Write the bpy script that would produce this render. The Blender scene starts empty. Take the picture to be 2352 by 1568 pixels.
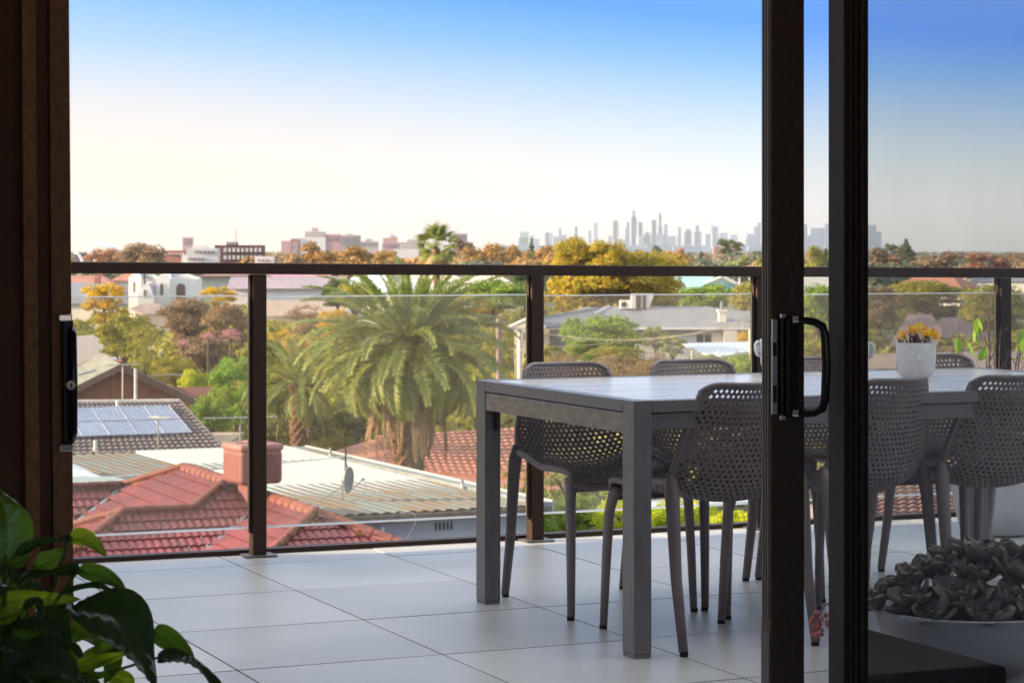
import bpy, bmesh, math, random
import numpy as np
from mathutils import Vector, Matrix
random.seed(7); rng = np.random.default_rng(7)
SC = bpy.context.scene; COL = SC.collection
R = math.radians
F = 5200.0; H = 1.18; PX0, PY0 = 1176.0, 574.0          # focal length and horizon measured on a 2352 px wide copy of the photo
ALPHA = math.atan(0.4415); CA, SA = math.cos(ALPHA), math.sin(ALPHA)
GZ = -9.0                                                # street level below the terrace

# ------------------------------------------------------------------ camera
cam = bpy.data.cameras.new('camera'); camo = bpy.data.objects.new('camera', cam); COL.objects.link(camo)
camo.location = (0, 0, H); camo.rotation_euler = (R(90), 0, 0)
cam.sensor_width = 36; cam.lens = 36 * F / 2352; cam.shift_y = -(784 - PY0) / 2352
cam.clip_start = 0.1; cam.clip_end = 60000
cam.dof.use_dof = True; cam.dof.focus_distance = 7.2; cam.dof.aperture_fstop = 13
SC.camera = camo

# ------------------------------------------------------------------ world
SUN_AZ, SUN_EL = R(-96), R(14)                          # azimuth from +Y (view axis), to the left
w = bpy.data.worlds.new('World'); SC.world = w; w.use_nodes = True
nt = w.node_tree; nt.nodes.clear(); N = nt.nodes.new; L = nt.links.new
out = N('ShaderNodeOutputWorld'); bg = N('ShaderNodeBackground'); bg.inputs['Strength'].default_value = 0.1
sky = N('ShaderNodeTexSky'); sky.sky_type = 'NISHITA'; sky.sun_disc = False
sky.sun_elevation = SUN_EL; sky.sun_rotation = SUN_AZ
tc = N('ShaderNodeTexCoord'); sep = N('ShaderNodeSeparateXYZ'); L(tc.outputs['Generated'], sep.inputs[0])
mr = N('ShaderNodeMapRange'); mr.inputs['From Min'].default_value = -0.42; mr.inputs['From Max'].default_value = 0.26
L(sep.outputs['X'], mr.inputs['Value'])
# the low sky stays pale higher up towards the sun side
ml = N('ShaderNodeMath'); ml.operation = 'MULTIPLY_ADD'; L(mr.outputs[0], ml.inputs[0]); ml.inputs[1].default_value = 0.75; ml.inputs[2].default_value = 0.53
mz = N('ShaderNodeMath'); mz.operation = 'MULTIPLY'; L(sep.outputs['Z'], mz.inputs[0]); L(ml.outputs[0], mz.inputs[1])
cr = N('ShaderNodeValToRGB'); L(mz.outputs[0], cr.inputs[0])
els = cr.color_ramp.elements
stops = [(0.0, (.24, .208, .20)), (.014, (.28, .25, .243)), (.0335, (.278, .284, .292)), (.053, (.215, .260, .31)), (.072, (.130, .210, .33)),
         (.091, (.045, .158, .37)), (.112, (.0, .102, .41)), (.22, (.11, .20, .38)), (.5, (.42, .45, .48)), (1.0, (.58, .575, .55))]
els[0].position = 0; els[0].color = (*stops[0][1], 1); els[1].position = 1; els[1].color = (*stops[-1][1], 1)
for p, c in stops[1:-1]:
    e = els.new(p); e.color = (*c, 1)
warm = N('ShaderNodeMapRange'); warm.inputs['From Min'].default_value = 0.08; warm.inputs['From Max'].default_value = -0.30
L(sep.outputs['X'], warm.inputs['Value'])
wz = N('ShaderNodeMapRange'); wz.inputs['From Min'].default_value = 0.09; wz.inputs['From Max'].default_value = 0.0
L(sep.outputs['Z'], wz.inputs['Value'])
wm = N('ShaderNodeMath'); wm.operation = 'MULTIPLY'; L(warm.outputs[0], wm.inputs[0]); L(wz.outputs[0], wm.inputs[1])
mw = N('ShaderNodeMixRGB'); L(wm.outputs[0], mw.inputs[0]); L(cr.outputs[0], mw.inputs[1]); mw.inputs[2].default_value = (.42, .245, .155, 1)
sc10 = N('ShaderNodeVectorMath'); sc10.operation = 'SCALE'; sc10.inputs['Scale'].default_value = 11.0; L(mw.outputs[0], sc10.inputs[0])
# broad glow of the hazy low sun, which stands outside the frame to the left
sdir = N('ShaderNodeVectorMath'); sdir.operation = 'DOT_PRODUCT'; nrmv = N('ShaderNodeVectorMath'); nrmv.operation = 'NORMALIZE'; L(tc.outputs['Generated'], nrmv.inputs[0]); L(nrmv.outputs[0], sdir.inputs[0])
sdir.inputs[1].default_value = (math.sin(SUN_AZ) * math.cos(SUN_EL), math.cos(SUN_AZ) * math.cos(SUN_EL), math.sin(SUN_EL))
cl = N('ShaderNodeMath'); cl.operation = 'MAXIMUM'; L(sdir.outputs['Value'], cl.inputs[0]); cl.inputs[1].default_value = 0
pw = N('ShaderNodeMath'); pw.operation = 'POWER'; L(cl.outputs[0], pw.inputs[0]); pw.inputs[1].default_value = 14
gs = N('ShaderNodeVectorMath'); gs.operation = 'SCALE'; gs.inputs[0].default_value = (34, 25, 16); L(pw.outputs[0], gs.inputs['Scale'])
ga = N('ShaderNodeVectorMath'); ga.operation = 'ADD'; L(sc10.outputs[0], ga.inputs[0]); L(gs.outputs[0], ga.inputs[1]); sc10 = ga
mx = N('ShaderNodeMixRGB'); mx.inputs[0].default_value = 0.95; L(sky.outputs[0], mx.inputs[1]); L(sc10.outputs[0], mx.inputs[2])
L(mx.outputs[0], bg.inputs['Color']); L(bg.outputs[0], out.inputs['Surface'])

sun = bpy.data.lights.new('sun', 'SUN'); suno = bpy.data.objects.new('sun', sun); COL.objects.link(suno)
sun.energy = 4.2; sun.angle = R(2.0); sun.color = (1.0, .76, .49)
sd = Vector((math.sin(SUN_AZ) * math.cos(SUN_EL), math.cos(SUN_AZ) * math.cos(SUN_EL), math.sin(SUN_EL)))
suno.rotation_euler = sd.to_track_quat('Z', 'Y').to_euler()
vs = SC.view_settings; vs.view_transform = 'Standard'; vs.look = 'None'; vs.exposure = 1.5; vs.gamma = 1; vs.use_curve_mapping = False
SC.cycles.max_bounces = 8; SC.cycles.transparent_max_bounces = 24; SC.cycles.volume_bounces = 1
SC.cycles.diffuse_bounces = 3; SC.cycles.glossy_bounces = 3; SC.cycles.transmission_bounces = 6
SC.cycles.sample_clamp_indirect = 4.0; SC.cycles.use_denoising = True

# ------------------------------------------------------------------ materials
MATS = {}
def M(name, col, rough=.6, metal=0., spec=.4, var=.12, vs_=4., bump=0., bs=40., col2=None, stretch=None, coord='Object', coat=0., detail=4.):
    if name in MATS: return MATS[name]
    m = bpy.data.materials.new(name); m.use_nodes = True; t = m.node_tree; b = t.nodes['Principled BSDF']
    b.inputs['Roughness'].default_value = rough; b.inputs['Metallic'].default_value = metal
    b.inputs['Specular IOR Level'].default_value = spec; b.inputs['Coat Weight'].default_value = coat
    tcn = t.nodes.new('ShaderNodeTexCoord'); src = t.nodes.new('ShaderNodeNewGeometry').outputs['Position'] if coord == 'World' else tcn.outputs[coord]
    if stretch:
        mp = t.nodes.new('ShaderNodeMapping'); mp.inputs['Scale'].default_value = stretch; t.links.new(src, mp.inputs[0]); src = mp.outputs[0]
    c2 = col2 or tuple(x * (1 - var * 2) for x in col)
    nz = t.nodes.new('ShaderNodeTexNoise'); nz.inputs['Scale'].default_value = vs_; nz.inputs['Detail'].default_value = detail; t.links.new(src, nz.inputs['Vector'])
    rp = t.nodes.new('ShaderNodeMapRange'); rp.inputs['From Min'].default_value = .33; rp.inputs['From Max'].default_value = .67; t.links.new(nz.outputs['Fac'], rp.inputs['Value'])
    mi = t.nodes.new('ShaderNodeMixRGB'); t.links.new(rp.outputs[0], mi.inputs[0])
    mi.inputs[1].default_value = (*[min(1, x * (1 + (0 if col2 else var))) for x in col], 1); mi.inputs[2].default_value = (*c2, 1)
    oi = t.nodes.new('ShaderNodeObjectInfo'); hv = t.nodes.new('ShaderNodeHueSaturation')
    mm = t.nodes.new('ShaderNodeMapRange'); mm.inputs['To Min'].default_value = .9; mm.inputs['To Max'].default_value = 1.1
    t.links.new(oi.outputs['Random'], mm.inputs['Value']); t.links.new(mm.outputs[0], hv.inputs['Value']); t.links.new(mi.outputs[0], hv.inputs['Color'])
    t.links.new(hv.outputs[0], b.inputs['Base Color'])
    if bump:
        n2 = t.nodes.new('ShaderNodeTexNoise'); n2.inputs['Scale'].default_value = bs; n2.inputs['Detail'].default_value = 6; t.links.new(src, n2.inputs['Vector'])
        bp = t.nodes.new('ShaderNodeBump'); bp.inputs['Strength'].default_value = bump; bp.inputs['Distance'].default_value = .01
        t.links.new(n2.outputs['Fac'], bp.inputs['Height']); t.links.new(bp.outputs[0], b.inputs['Normal'])
    MATS[name] = m; return m

def leafmat(name, c1, c2, transl=.35, rough=.5, spec=.3, vsc=1.4, c3=None):
    """foliage: colour varies per leaf and by clump, part of the light passes through"""
    if name in MATS: return MATS[name]
    m = bpy.data.materials.new(name); m.use_nodes = True; t = m.node_tree; b = t.nodes['Principled BSDF']
    if not any(q in name for q in ('gold', 'orange', 'yellow', 'lily', 'echev', 'pink')): c1, c2 = tuple(x * 1.4 for x in c1), tuple(x * 1.4 for x in c2)
    b.inputs['Roughness'].default_value = rough; b.inputs['Specular IOR Level'].default_value = spec
    g = t.nodes.new('ShaderNodeNewGeometry'); tcn = t.nodes.new('ShaderNodeTexCoord')
    nz = t.nodes.new('ShaderNodeTexNoise'); nz.inputs['Scale'].default_value = vsc; nz.inputs['Detail'].default_value = 3
    t.links.new(tcn.outputs['Object'], nz.inputs['Vector'])
    ad = t.nodes.new('ShaderNodeMath'); ad.operation = 'MULTIPLY_ADD'; ad.inputs[1].default_value = .5; t.links.new(g.outputs['Random Per Island'], ad.inputs[0])
    mr_ = t.nodes.new('ShaderNodeMapRange'); mr_.inputs['From Min'].default_value = .35; mr_.inputs['From Max'].default_value = .65; mr_.inputs['To Max'].default_value = .6
    t.links.new(nz.outputs['Fac'], mr_.inputs['Value']); t.links.new(mr_.outputs[0], ad.inputs[2])
    cr_ = t.nodes.new('ShaderNodeValToRGB'); t.links.new(ad.outputs[0], cr_.inputs[0])
    cr_.color_ramp.elements[0].color = (*c1, 1); cr_.color_ramp.elements[1].color = (*c2, 1)
    if c3: e = cr_.color_ramp.elements.new(.55); e.color = (*c3, 1)
    t.links.new(cr_.outputs[0], b.inputs['Base Color'])
    tr = t.nodes.new('ShaderNodeBsdfTranslucent'); t.links.new(cr_.outputs[0], tr.inputs['Color'])
    mxs = t.nodes.new('ShaderNodeMixShader'); mxs.inputs[0].default_value = transl
    t.links.new(b.outputs[0], mxs.inputs[1]); t.links.new(tr.outputs[0], mxs.inputs[2]); t.links.new(mxs.outputs[0], t.nodes['Material Output'].inputs['Surface'])
    MATS[name] = m; return m

def glassmat(name, tint=(.95, .95, .93), dust=.05, dcol=(.9, .8, .6), spec=1.0, speck=True, streak=(30, 30, 6)):
    m = bpy.data.materials.new(name); m.use_nodes = True; t = m.node_tree; t.nodes.clear(); nn = t.nodes.new
    o = nn('ShaderNodeOutputMaterial'); tr = nn('ShaderNodeBsdfTransparent'); tr.inputs[0].default_value = (*tint, 1)
    gl = nn('ShaderNodeBsdfGlossy'); gl.inputs['Roughness'].default_value = .02; gl.inputs[0].default_value = (spec, spec, spec, 1)
    fr = nn('ShaderNodeFresnel'); fr.inputs[0].default_value = 1.45
    m1 = nn('ShaderNodeMixShader'); t.links.new(fr.outputs[0], m1.inputs[0]); t.links.new(tr.outputs[0], m1.inputs[1]); t.links.new(gl.outputs[0], m1.inputs[2])
    df = nn('ShaderNodeBsdfTranslucent'); df.inputs[0].default_value = (*dcol, 1); d2 = nn('ShaderNodeBsdfDiffuse'); d2.inputs[0].default_value = (*dcol, 1)
    m0 = nn('ShaderNodeMixShader'); m0.inputs[0].default_value = .4; t.links.new(df.outputs[0], m0.inputs[1]); t.links.new(d2.outputs[0], m0.inputs[2])
    tcn = nn('ShaderNodeTexCoord'); mp = nn('ShaderNodeMapping'); mp.inputs['Scale'].default_value = streak; t.links.new(tcn.outputs['Object'], mp.inputs[0])
    nz = nn('ShaderNodeTexNoise'); nz.inputs['Scale'].default_value = 2.; nz.inputs['Detail'].default_value = 8; t.links.new(mp.outputs[0], nz.inputs['Vector'])
    r = nn('ShaderNodeMapRange'); r.inputs['From Min'].default_value = .3; r.inputs['From Max'].default_value = .75
    r.inputs['To Min'].default_value = dust * .55; r.inputs['To Max'].default_value = dust * 1.6; t.links.new(nz.outputs['Fac'], r.inputs['Value'])
    fac = r.outputs[0]
    if speck:
        vo = nn('ShaderNodeTexVoronoi'); vo.inputs['Scale'].default_value = 38; t.links.new(tcn.outputs['Object'], vo.inputs['Vector'])
        sp = nn('ShaderNodeMapRange'); sp.inputs['From Min'].default_value = .075; sp.inputs['From Max'].default_value = .03; sp.inputs['To Max'].default_value = .6
        t.links.new(vo.outputs['Distance'], sp.inputs['Value'])
        ad = nn('ShaderNodeMath'); ad.operation = 'ADD'; t.links.new(fac, ad.inputs[0]); t.links.new(sp.outputs[0], ad.inputs[1]); fac = ad.outputs[0]
    m2 = nn('ShaderNodeMixShader'); t.links.new(fac, m2.inputs[0]); t.links.new(m1.outputs[0], m2.inputs[1]); t.links.new(m0.outputs[0], m2.inputs[2])
    t.links.new(m2.outputs[0], o.inputs[0]); MATS[name] = m; return m

# ------------------------------------------------------------------ helpers
def P(px, py, z): return Vector(((px - PX0) * z / F, z, H - (py - PY0) * z / F))
def AB(a, b, z=0.): return Vector((a * CA - b * SA, a * SA + b * CA, z))
def toab(v): return (v[0] * CA + v[1] * SA, -v[0] * SA + v[1] * CA)
def thing(name, label, cat, loc=(0, 0, 0), rz=0., group=None):
    o = bpy.data.objects.new(name, None); COL.objects.link(o); o.location = loc; o.rotation_euler = (0, 0, rz); o.empty_display_size = .1
    o['label'] = label; o['category'] = cat
    if group: o['group'] = group
    return o
def tag(o, label, cat, group=None):
    o['label'] = label; o['category'] = cat
    if group: o['group'] = group
    return o
def link(name, mesh, parent=None, m=None, loc=None, rot=None, scale=None, label=None):
    o = bpy.data.objects.new(name, mesh); COL.objects.link(o)
    if parent: o.parent = parent
    if loc is not None: o.location = loc
    if rot is not None: o.rotation_euler = rot
    if scale is not None: o.scale = scale
    if m:
        if not mesh.materials: mesh.materials.append(None)
        o.material_slots[0].link = 'OBJECT'; o.material_slots[0].material = m
    if label: o['label'] = label
    return o
class MB:
    def __init__(s): s.v = []; s.f = []; s.sm = False
    def add(s, vs_, fs):
        n = len(s.v); s.v += [tuple(x) for x in vs_]; s.f += [tuple(i + n for i in f) for f in fs]; return s
    def box(s, x0, x1, y0, y1, z0, z1):
        return s.add([(x0, y0, z0), (x1, y0, z0), (x1, y1, z0), (x0, y1, z0), (x0, y0, z1), (x1, y0, z1), (x1, y1, z1), (x0, y1, z1)],
                     [(0, 3, 2, 1), (4, 5, 6, 7), (0, 1, 5, 4), (1, 2, 6, 5), (2, 3, 7, 6), (3, 0, 4, 7)])
    def tube(s, pts, rad, n=8, cap=True, sy=1.):
        pts = [Vector(p) for p in pts]; k = len(pts); rad = rad if hasattr(rad, '__len__') else [rad] * k; rings = []; up = None
        for i, p in enumerate(pts):
            t = (pts[min(i + 1, k - 1)] - pts[max(i - 1, 0)]).normalized()
            if up is None: up = t.orthogonal().normalized() if abs(t.z) < .9 else Vector((1, 0, 0))
            x = (up - t * up.dot(t)).normalized(); y = t.cross(x); up = x
            rings.append([p + (x * math.cos(a) + y * math.sin(a) * sy) * rad[i] for a in [2 * math.pi * j / n for j in range(n)]])
        vs_ = [q for r_ in rings for q in r_]; fs = []
        for i in range(k - 1):
            for j in range(n): fs.append((i * n + j, i * n + (j + 1) % n, (i + 1) * n + (j + 1) % n, (i + 1) * n + j))
        if cap: fs += [tuple(reversed(range(n))), tuple((k - 1) * n + j for j in range(n))]
        return s.add(vs_, fs)
    def lathe(s, prof, n=24, c=(0, 0, 0), capb=True):
        vs_ = [(c[0] + r_ * math.cos(2 * math.pi * j / n), c[1] + r_ * math.sin(2 * math.pi * j / n), c[2] + z) for r_, z in prof for j in range(n)]
        fs = [(i * n + j, i * n + (j + 1) % n, (i + 1) * n + (j + 1) % n, (i + 1) * n + j) for i in range(len(prof) - 1) for j in range(n)]
        if capb: fs.append(tuple(reversed(range(n))))
        return s.add(vs_, fs)
    def poly(s, pts, thick=.05, d=(0, 0, -1)):
        n = len(pts); d = Vector(d) * thick; pts = [Vector(p) for p in pts]; q = [p + d for p in pts]
        return s.add(pts + q, [tuple(range(n)), tuple(reversed(range(n, 2 * n)))] + [(i, i + n, (i + 1) % n + n, (i + 1) % n) for i in range(n)])
    def mesh(s, name, smooth=False, normals=True):
        me = bpy.data.meshes.new(name); me.from_pydata(s.v, [], s.f)
        if normals:
            bm = bmesh.new(); bm.from_mesh(me); bmesh.ops.recalc_face_normals(bm, faces=bm.faces); bm.to_mesh(me); bm.free()
        if smooth: me.shade_smooth()
        me.update(); return me
    def obj(s, name, m, parent=None, smooth=False, bevel=0, label=None, loc=None, rot=None, seg=2, normals=True):
        me = s.mesh(name, smooth, normals); me.materials.append(m); o = link(name, me, parent, None, loc, rot, None, label)
        if bevel:
            b = o.modifiers.new('bevel', 'BEVEL'); b.width = bevel; b.segments = seg; b.limit_method = 'ANGLE'; b.angle_limit = R(35); b.harden_normals = False
        return o
def struct(o): o['kind'] = 'structure'; return o
def bake(o):
    """apply the modifiers into the mesh so that copies can share it"""
    dg = bpy.context.evaluated_depsgraph_get(); me = bpy.data.meshes.new_from_object(o.evaluated_get(dg)); o.modifiers.clear(); o.data = me; return o
def copy_tree(o, parent=None):
    c = o.copy(); COL.objects.link(c); c.parent = parent
    for ch in o.children:
        if ch.name in SC.objects: copy_tree(ch, c)
    return c

# ------------------------------------------------------------------ haze and ground
FOG = bpy.data.materials.new('haze_air'); FOG.use_nodes = True; FOG.node_tree.nodes.clear()
_o = FOG.node_tree.nodes.new('ShaderNodeOutputMaterial'); _v = FOG.node_tree.nodes.new('ShaderNodeVolumePrincipled')
_v.inputs['Color'].default_value = (.80, .90, 1, 1); _v.inputs['Density'].default_value = 6e-5; _v.inputs['Anisotropy'].default_value = .2
FOG.node_tree.links.new(_v.outputs[0], _o.inputs['Volume'])
hz = MB().box(-9000, 9000, -40, 11000, GZ - 1, 215).obj('haze', FOG); hz['kind'] = 'stuff'

g = struct(MB().poly([(-16000, -300, GZ), (16000, -300, GZ), (16000, 40000, GZ), (-16000, 40000, GZ)], .5).obj('ground', M('ground_mat', (.10, .09, .05), .95, col2=(.06, .075, .03), vs_=.05, bump=.3, bs=3)))
# the ground is wider than the air box, so keep it inside: trim
g.data.clear_geometry(); g.data.from_pydata([(-8900, -39, GZ), (8900, -39, GZ), (8900, 10900, GZ), (-8900, 10900, GZ)], [], [(0, 1, 2, 3)]); g.data.materials.append(MATS['ground_mat']) if not g.data.materials else None

# ------------------------------------------------------------------ terrace
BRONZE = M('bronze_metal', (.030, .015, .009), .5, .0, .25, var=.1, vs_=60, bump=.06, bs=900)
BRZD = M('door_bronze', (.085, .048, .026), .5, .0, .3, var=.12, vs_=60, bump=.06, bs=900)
BRZL = M('door_bronze_flare_glow', (.32, .13, .036), .5, .0, .3, var=.12, vs_=60, bump=.06, bs=900)  # orange lens flare on the left door put into this base colour
BRZL2 = M('door_bronze_recess_shade', (.15, .06, .02), .6, .0, .2)  # darker copy for grooves; the recess shade is put into the colour
BRONZE2 = M('bronze_metal_inner', (.032, .015, .008), .5, .0, .3, var=.1, vs_=60)
PORC = M('porcelain_tile', (.56, .55, .535), .34, 0, .5, col2=(.42, .415, .41), vs_=1.1, bump=.15, bs=140, coord='World', detail=12)
TA, TB, A0, B0 = .622, .678, 2.487, 6.135
floor = thing('terrace_floor', 'x', 'x', AB(0, 0, 0), ALPHA); del floor['label']; del floor['category']; struct(floor)
slab = MB().box(-1.5, 9.5, 4.2, 8.37, -.35, -.014).obj('grout_bed', M('grout', (.045, .045, .045), .9), floor)
def edge_b(a): return 8.56 - .017 * (a - 1.4)            # the railing line runs a touch out of square with the tiles
tmesh = MB().box(-.5, .5, -.5, .5, -.012, 0).mesh('floor_tile'); tmesh.materials.append(PORC)
k0, k1 = int((-.9 - A0) / TA), int((9 - A0) / TA)
for i in range(k0, k1):
    for j in range(-4, 5):
        a0_, b0_ = A0 + i * TA, B0 + j * TB
        b1_ = min(b0_ + TB, 8.50 - .03 * (a0_ - 1.5))
        if b1_ - b0_ < .05: continue
        o = link('floor_tile', tmesh, floor, None, (a0_ + TA / 2, (b0_ + b1_) / 2, random.uniform(-.0006, .0006)), (random.uniform(-.0012, .0012), random.uniform(-.0012, .0012), 0), (TA - .006, b1_ - b0_ - .006, 1))

# railing: posts, handrail, glass panels, kerb
RD = Vector((1.113, .47, 0)).normalized(); RANG = math.atan2(RD.y, RD.x); RN = Vector((-RD.y, RD.x, 0))
P1 = Vector((-.970, 8.716, 0))                            # first post, front face centre
POSTS = [P1 + RD * (1.185 * k) for k in (-1, 0, .985, 1.86, 2.90, 3.85)]
rail = thing('glass_balustrade', 'dark bronze balustrade with clear glass panels along the terrace edge', 'balustrade', P1, RANG)
def railtop(s_): return 1.1295 - .0088 * s_
smin, smax = -1.62, 6.0
hr = MB(); zt0, zt1 = railtop(smin), railtop(smax)
hr.add([(smin, -.005, zt0 - .043), (smax, -.005, zt1 - .043), (smax, .065, zt1 - .043), (smin, .065, zt0 - .043),
        (smin, -.005, zt0), (smax, -.005, zt1), (smax, .065, zt1), (smin, .065, zt0)], [(0, 3, 2, 1), (4, 5, 6, 7), (0, 1, 5, 4), (1, 2, 6, 5), (2, 3, 7, 6), (3, 0, 4, 7)])
hr.obj('handrail', BRONZE, rail, bevel=.004)
GLASSM = glassmat('balustrade_glass', (.95, .945, .92), .045, (1., .84, .64), .9)
EDGE = M('glass_edge_glint', (.97, .97, .95), .3, 0, .6, var=.05)  # near-white strips stand in for the sky glint on the polished edges
MB().box(smin, smax, .075, .13, -.03, .019).obj('kerb_channel', BRONZE, rail, bevel=.002)
pm = None
for k, p in enumerate(POSTS):
    s_ = (p - P1).dot(RD)
    zt = railtop(s_) - .044
    MB().box(s_ - .027, s_ + .027, .0, .06, .0, zt).box(s_ - .036, s_ - .0275, .016, .046, .09, zt - .002).obj('post', BRONZE, rail, bevel=.003)
    MB().box(s_ - .062, s_ + .062, -.03, .09, .0015, .0075).obj('base_plate', M('steel_plate', (.18, .17, .165), .45, .8), rail, bevel=.001)
for k in range(len(POSTS) - 1):
    s0 = (POSTS[k] - P1).dot(RD) + .029; s1 = (POSTS[k + 1] - P1).dot(RD) - .038
    z0, z1 = .113, .998 - .004 * s0
    pn = MB().box(s0, s1, .028, .034, z0 + .0015, z1 - .0012).obj('glass_panel', GLASSM, rail)
    MB().box(s0, s1, .0265, .0355, z0 - .007, z0 + .0012).obj('edge_glint_strip', EDGE, pn)
    MB().box(s0, s1, .0275, .0345, z1 - .001, z1 + .0034).obj('edge_glint_strip', EDGE, pn)
MB().box(smin, (POSTS[0] - P1).dot(RD) - .04, .028, .034, .113, .998).obj('glass_panel', GLASSM, rail)

# ------------------------------------------------------------------ dining table
ALU = M('brushed_aluminium', (.20, .185, .19), .4, .3, .5, var=.08, vs_=8, bump=.06, bs=60, stretch=(20, 20, 1))
ALUTOP = M('table_slat_sky_glare', (.86, .83, .81), .12, .0, .9, var=.06, vs_=3, bump=.05, bs=50, stretch=(1, 25, 1))  # near-white base stands in for low sky glare on the slats
TL, TW, TH = 2.02, 1.17, .745
ta, tb = toab((.3516, 6.53))
tab = thing('dining_table', 'long dark grey slatted aluminium dining table with square legs', 'table', AB(ta, tb), ALPHA)
def leg(x, y):
    MB().box(x, x + .058, y, y + .075, .012, TH).obj('leg', ALU, tab, bevel=.003)
    MB().box(x + .002, x + .056, y + .002, y + .073, 0, .0115).obj('foot_cap', M('grey_plastic', (.2, .2, .2), .5), tab)
for x in (0, TL - .058):
    for y in (0, TW - .075): leg(x, y)
MB().box(.0585, TL - .0585, .0, .045, TH - .036, TH - .0005).obj('top_frame', ALU, tab, bevel=.003)
MB().box(.0585, TL - .0585, TW - .045, TW, TH - .036, TH - .0005).obj('top_frame', ALU, tab, bevel=.003)
MB().box(.0, .045, .0755, TW - .0755, TH - .036, TH - .0005).obj('top_frame', ALU, tab, bevel=.003)
MB().box(TL - .045, TL, .0755, TW - .0755, TH - .036, TH - .0005).obj('top_frame', ALU, tab, bevel=.003)
APR = M('apron_aluminium', (.27, .24, .23), .36, .55, .5, var=.15, vs_=9, bump=.05, bs=50, stretch=(1, 2, 6))
MB().box(.003, .028, .0755, TW - .0755, TH - .098, TH - .039).obj('apron', APR, tab, bevel=.002)
MB().box(TL - .028, TL - .003, .0755, TW - .0755, TH - .098, TH - .039).obj('apron', APR, tab, bevel=.002)
MB().box(.0585, TL - .0585, .012, .04, TH - .085, TH - .039).obj('apron', ALU, tab, bevel=.002)
MB().box(.0585, TL - .0585, TW - .04, TW - .012, TH - .085, TH - .039).obj('apron', ALU, tab, bevel=.002)
ns = 12; sw = (TW - .09 - .004) / ns
for i in range(ns):
    y0 = .047 + i * sw
    MB().box(.047, TL - .047, y0, y0 + sw - .0045, TH - .022, TH - .0015).obj('slat', ALUTOP, tab, bevel=.0015)
for x_ in (.3, TL - .34): MB().box(x_, x_ + .04, .05, TW - .05, TH - .04, TH - .0225).obj('cross_bar', ALU, tab)
for yb in (.0765, TW - .0765 - .05):
    br = MB().box(.029, .033, yb, yb + .05, TH - .165, TH - .1).obj('corner_bracket', M('black_steel', (.02, .02, .02), .5, .3), tab, bevel=.002)
MB().tube([(.0285, TW - .1, TH - .125), (.0235, TW - .1, TH - .125)], .008, 10).tube([(.0285, TW - .1, TH - .148), (.0235, TW - .1, TH - .148)], .008, 10).obj('bracket_screw', MATS['black_steel'], tab)

# ------------------------------------------------------------------ chairs
CH = M('chair_polypropylene', (.215, .175, .178), .48, 0, .45, var=.05, vs_=10, bump=.08, bs=600)
prof = [(.205, .405), (.222, .425), (.212, .448), (.12, .452), (.0, .436), (-.12, .428), (-.195, .440), (-.245, .485), (-.273, .56), (-.297, .65), (-.319, .74), (-.331, .79)]
widt = [.19, .205, .212, .222, .226, .224, .220, .217, .208, .184, .163, .152]
def catmull(pts, t):
    n = len(pts) - 1; x = min(max(t, 0), .99999) * n; i = int(x); f = x - i
    g_ = lambda j: np.array(pts[min(max(j, 0), n)], float)
    p0, p1, p2, p3 = g_(i - 1), g_(i), g_(i + 1), g_(i + 2)
    return .5 * (2 * p1 + (p2 - p0) * f + (2 * p0 - 5 * p1 + 4 * p2 - p3) * f * f + (3 * p1 - p0 - 3 * p2 + p3) * f ** 3)
_ts = np.linspace(0, 1, 400); _pp = np.array([catmull(prof, t) for t in _ts]); _al = np.concatenate([[0], np.cumsum(np.linalg.norm(np.diff(_pp, axis=0), axis=1))]); _al /= _al[-1]
def shell(u, v):
    v = v * (1 - .040 * abs(u) ** 9 * (v - .7) / .3 - .012 * u * u * (v - .7) / .3) if v > .7 else v
    t = np.interp(v, _al, _ts); y, z = catmull(prof, t); wd = catmull([(q,) for q in widt], t)[0]
    if v > .86: wd *= 1 - .03 * ((v - .86) / .14) ** 2
    back = min(max((v - .45) / .2, 0), 1); bend = math.exp(-((v - .47) / .16) ** 2)
    y += (.055 * back) * abs(u) ** 2.2; z += (.018 + .05 * bend) * abs(u) ** 2.4 * (1 if v > .06 else v / .06)
    return (u * wd, y, z)
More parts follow.
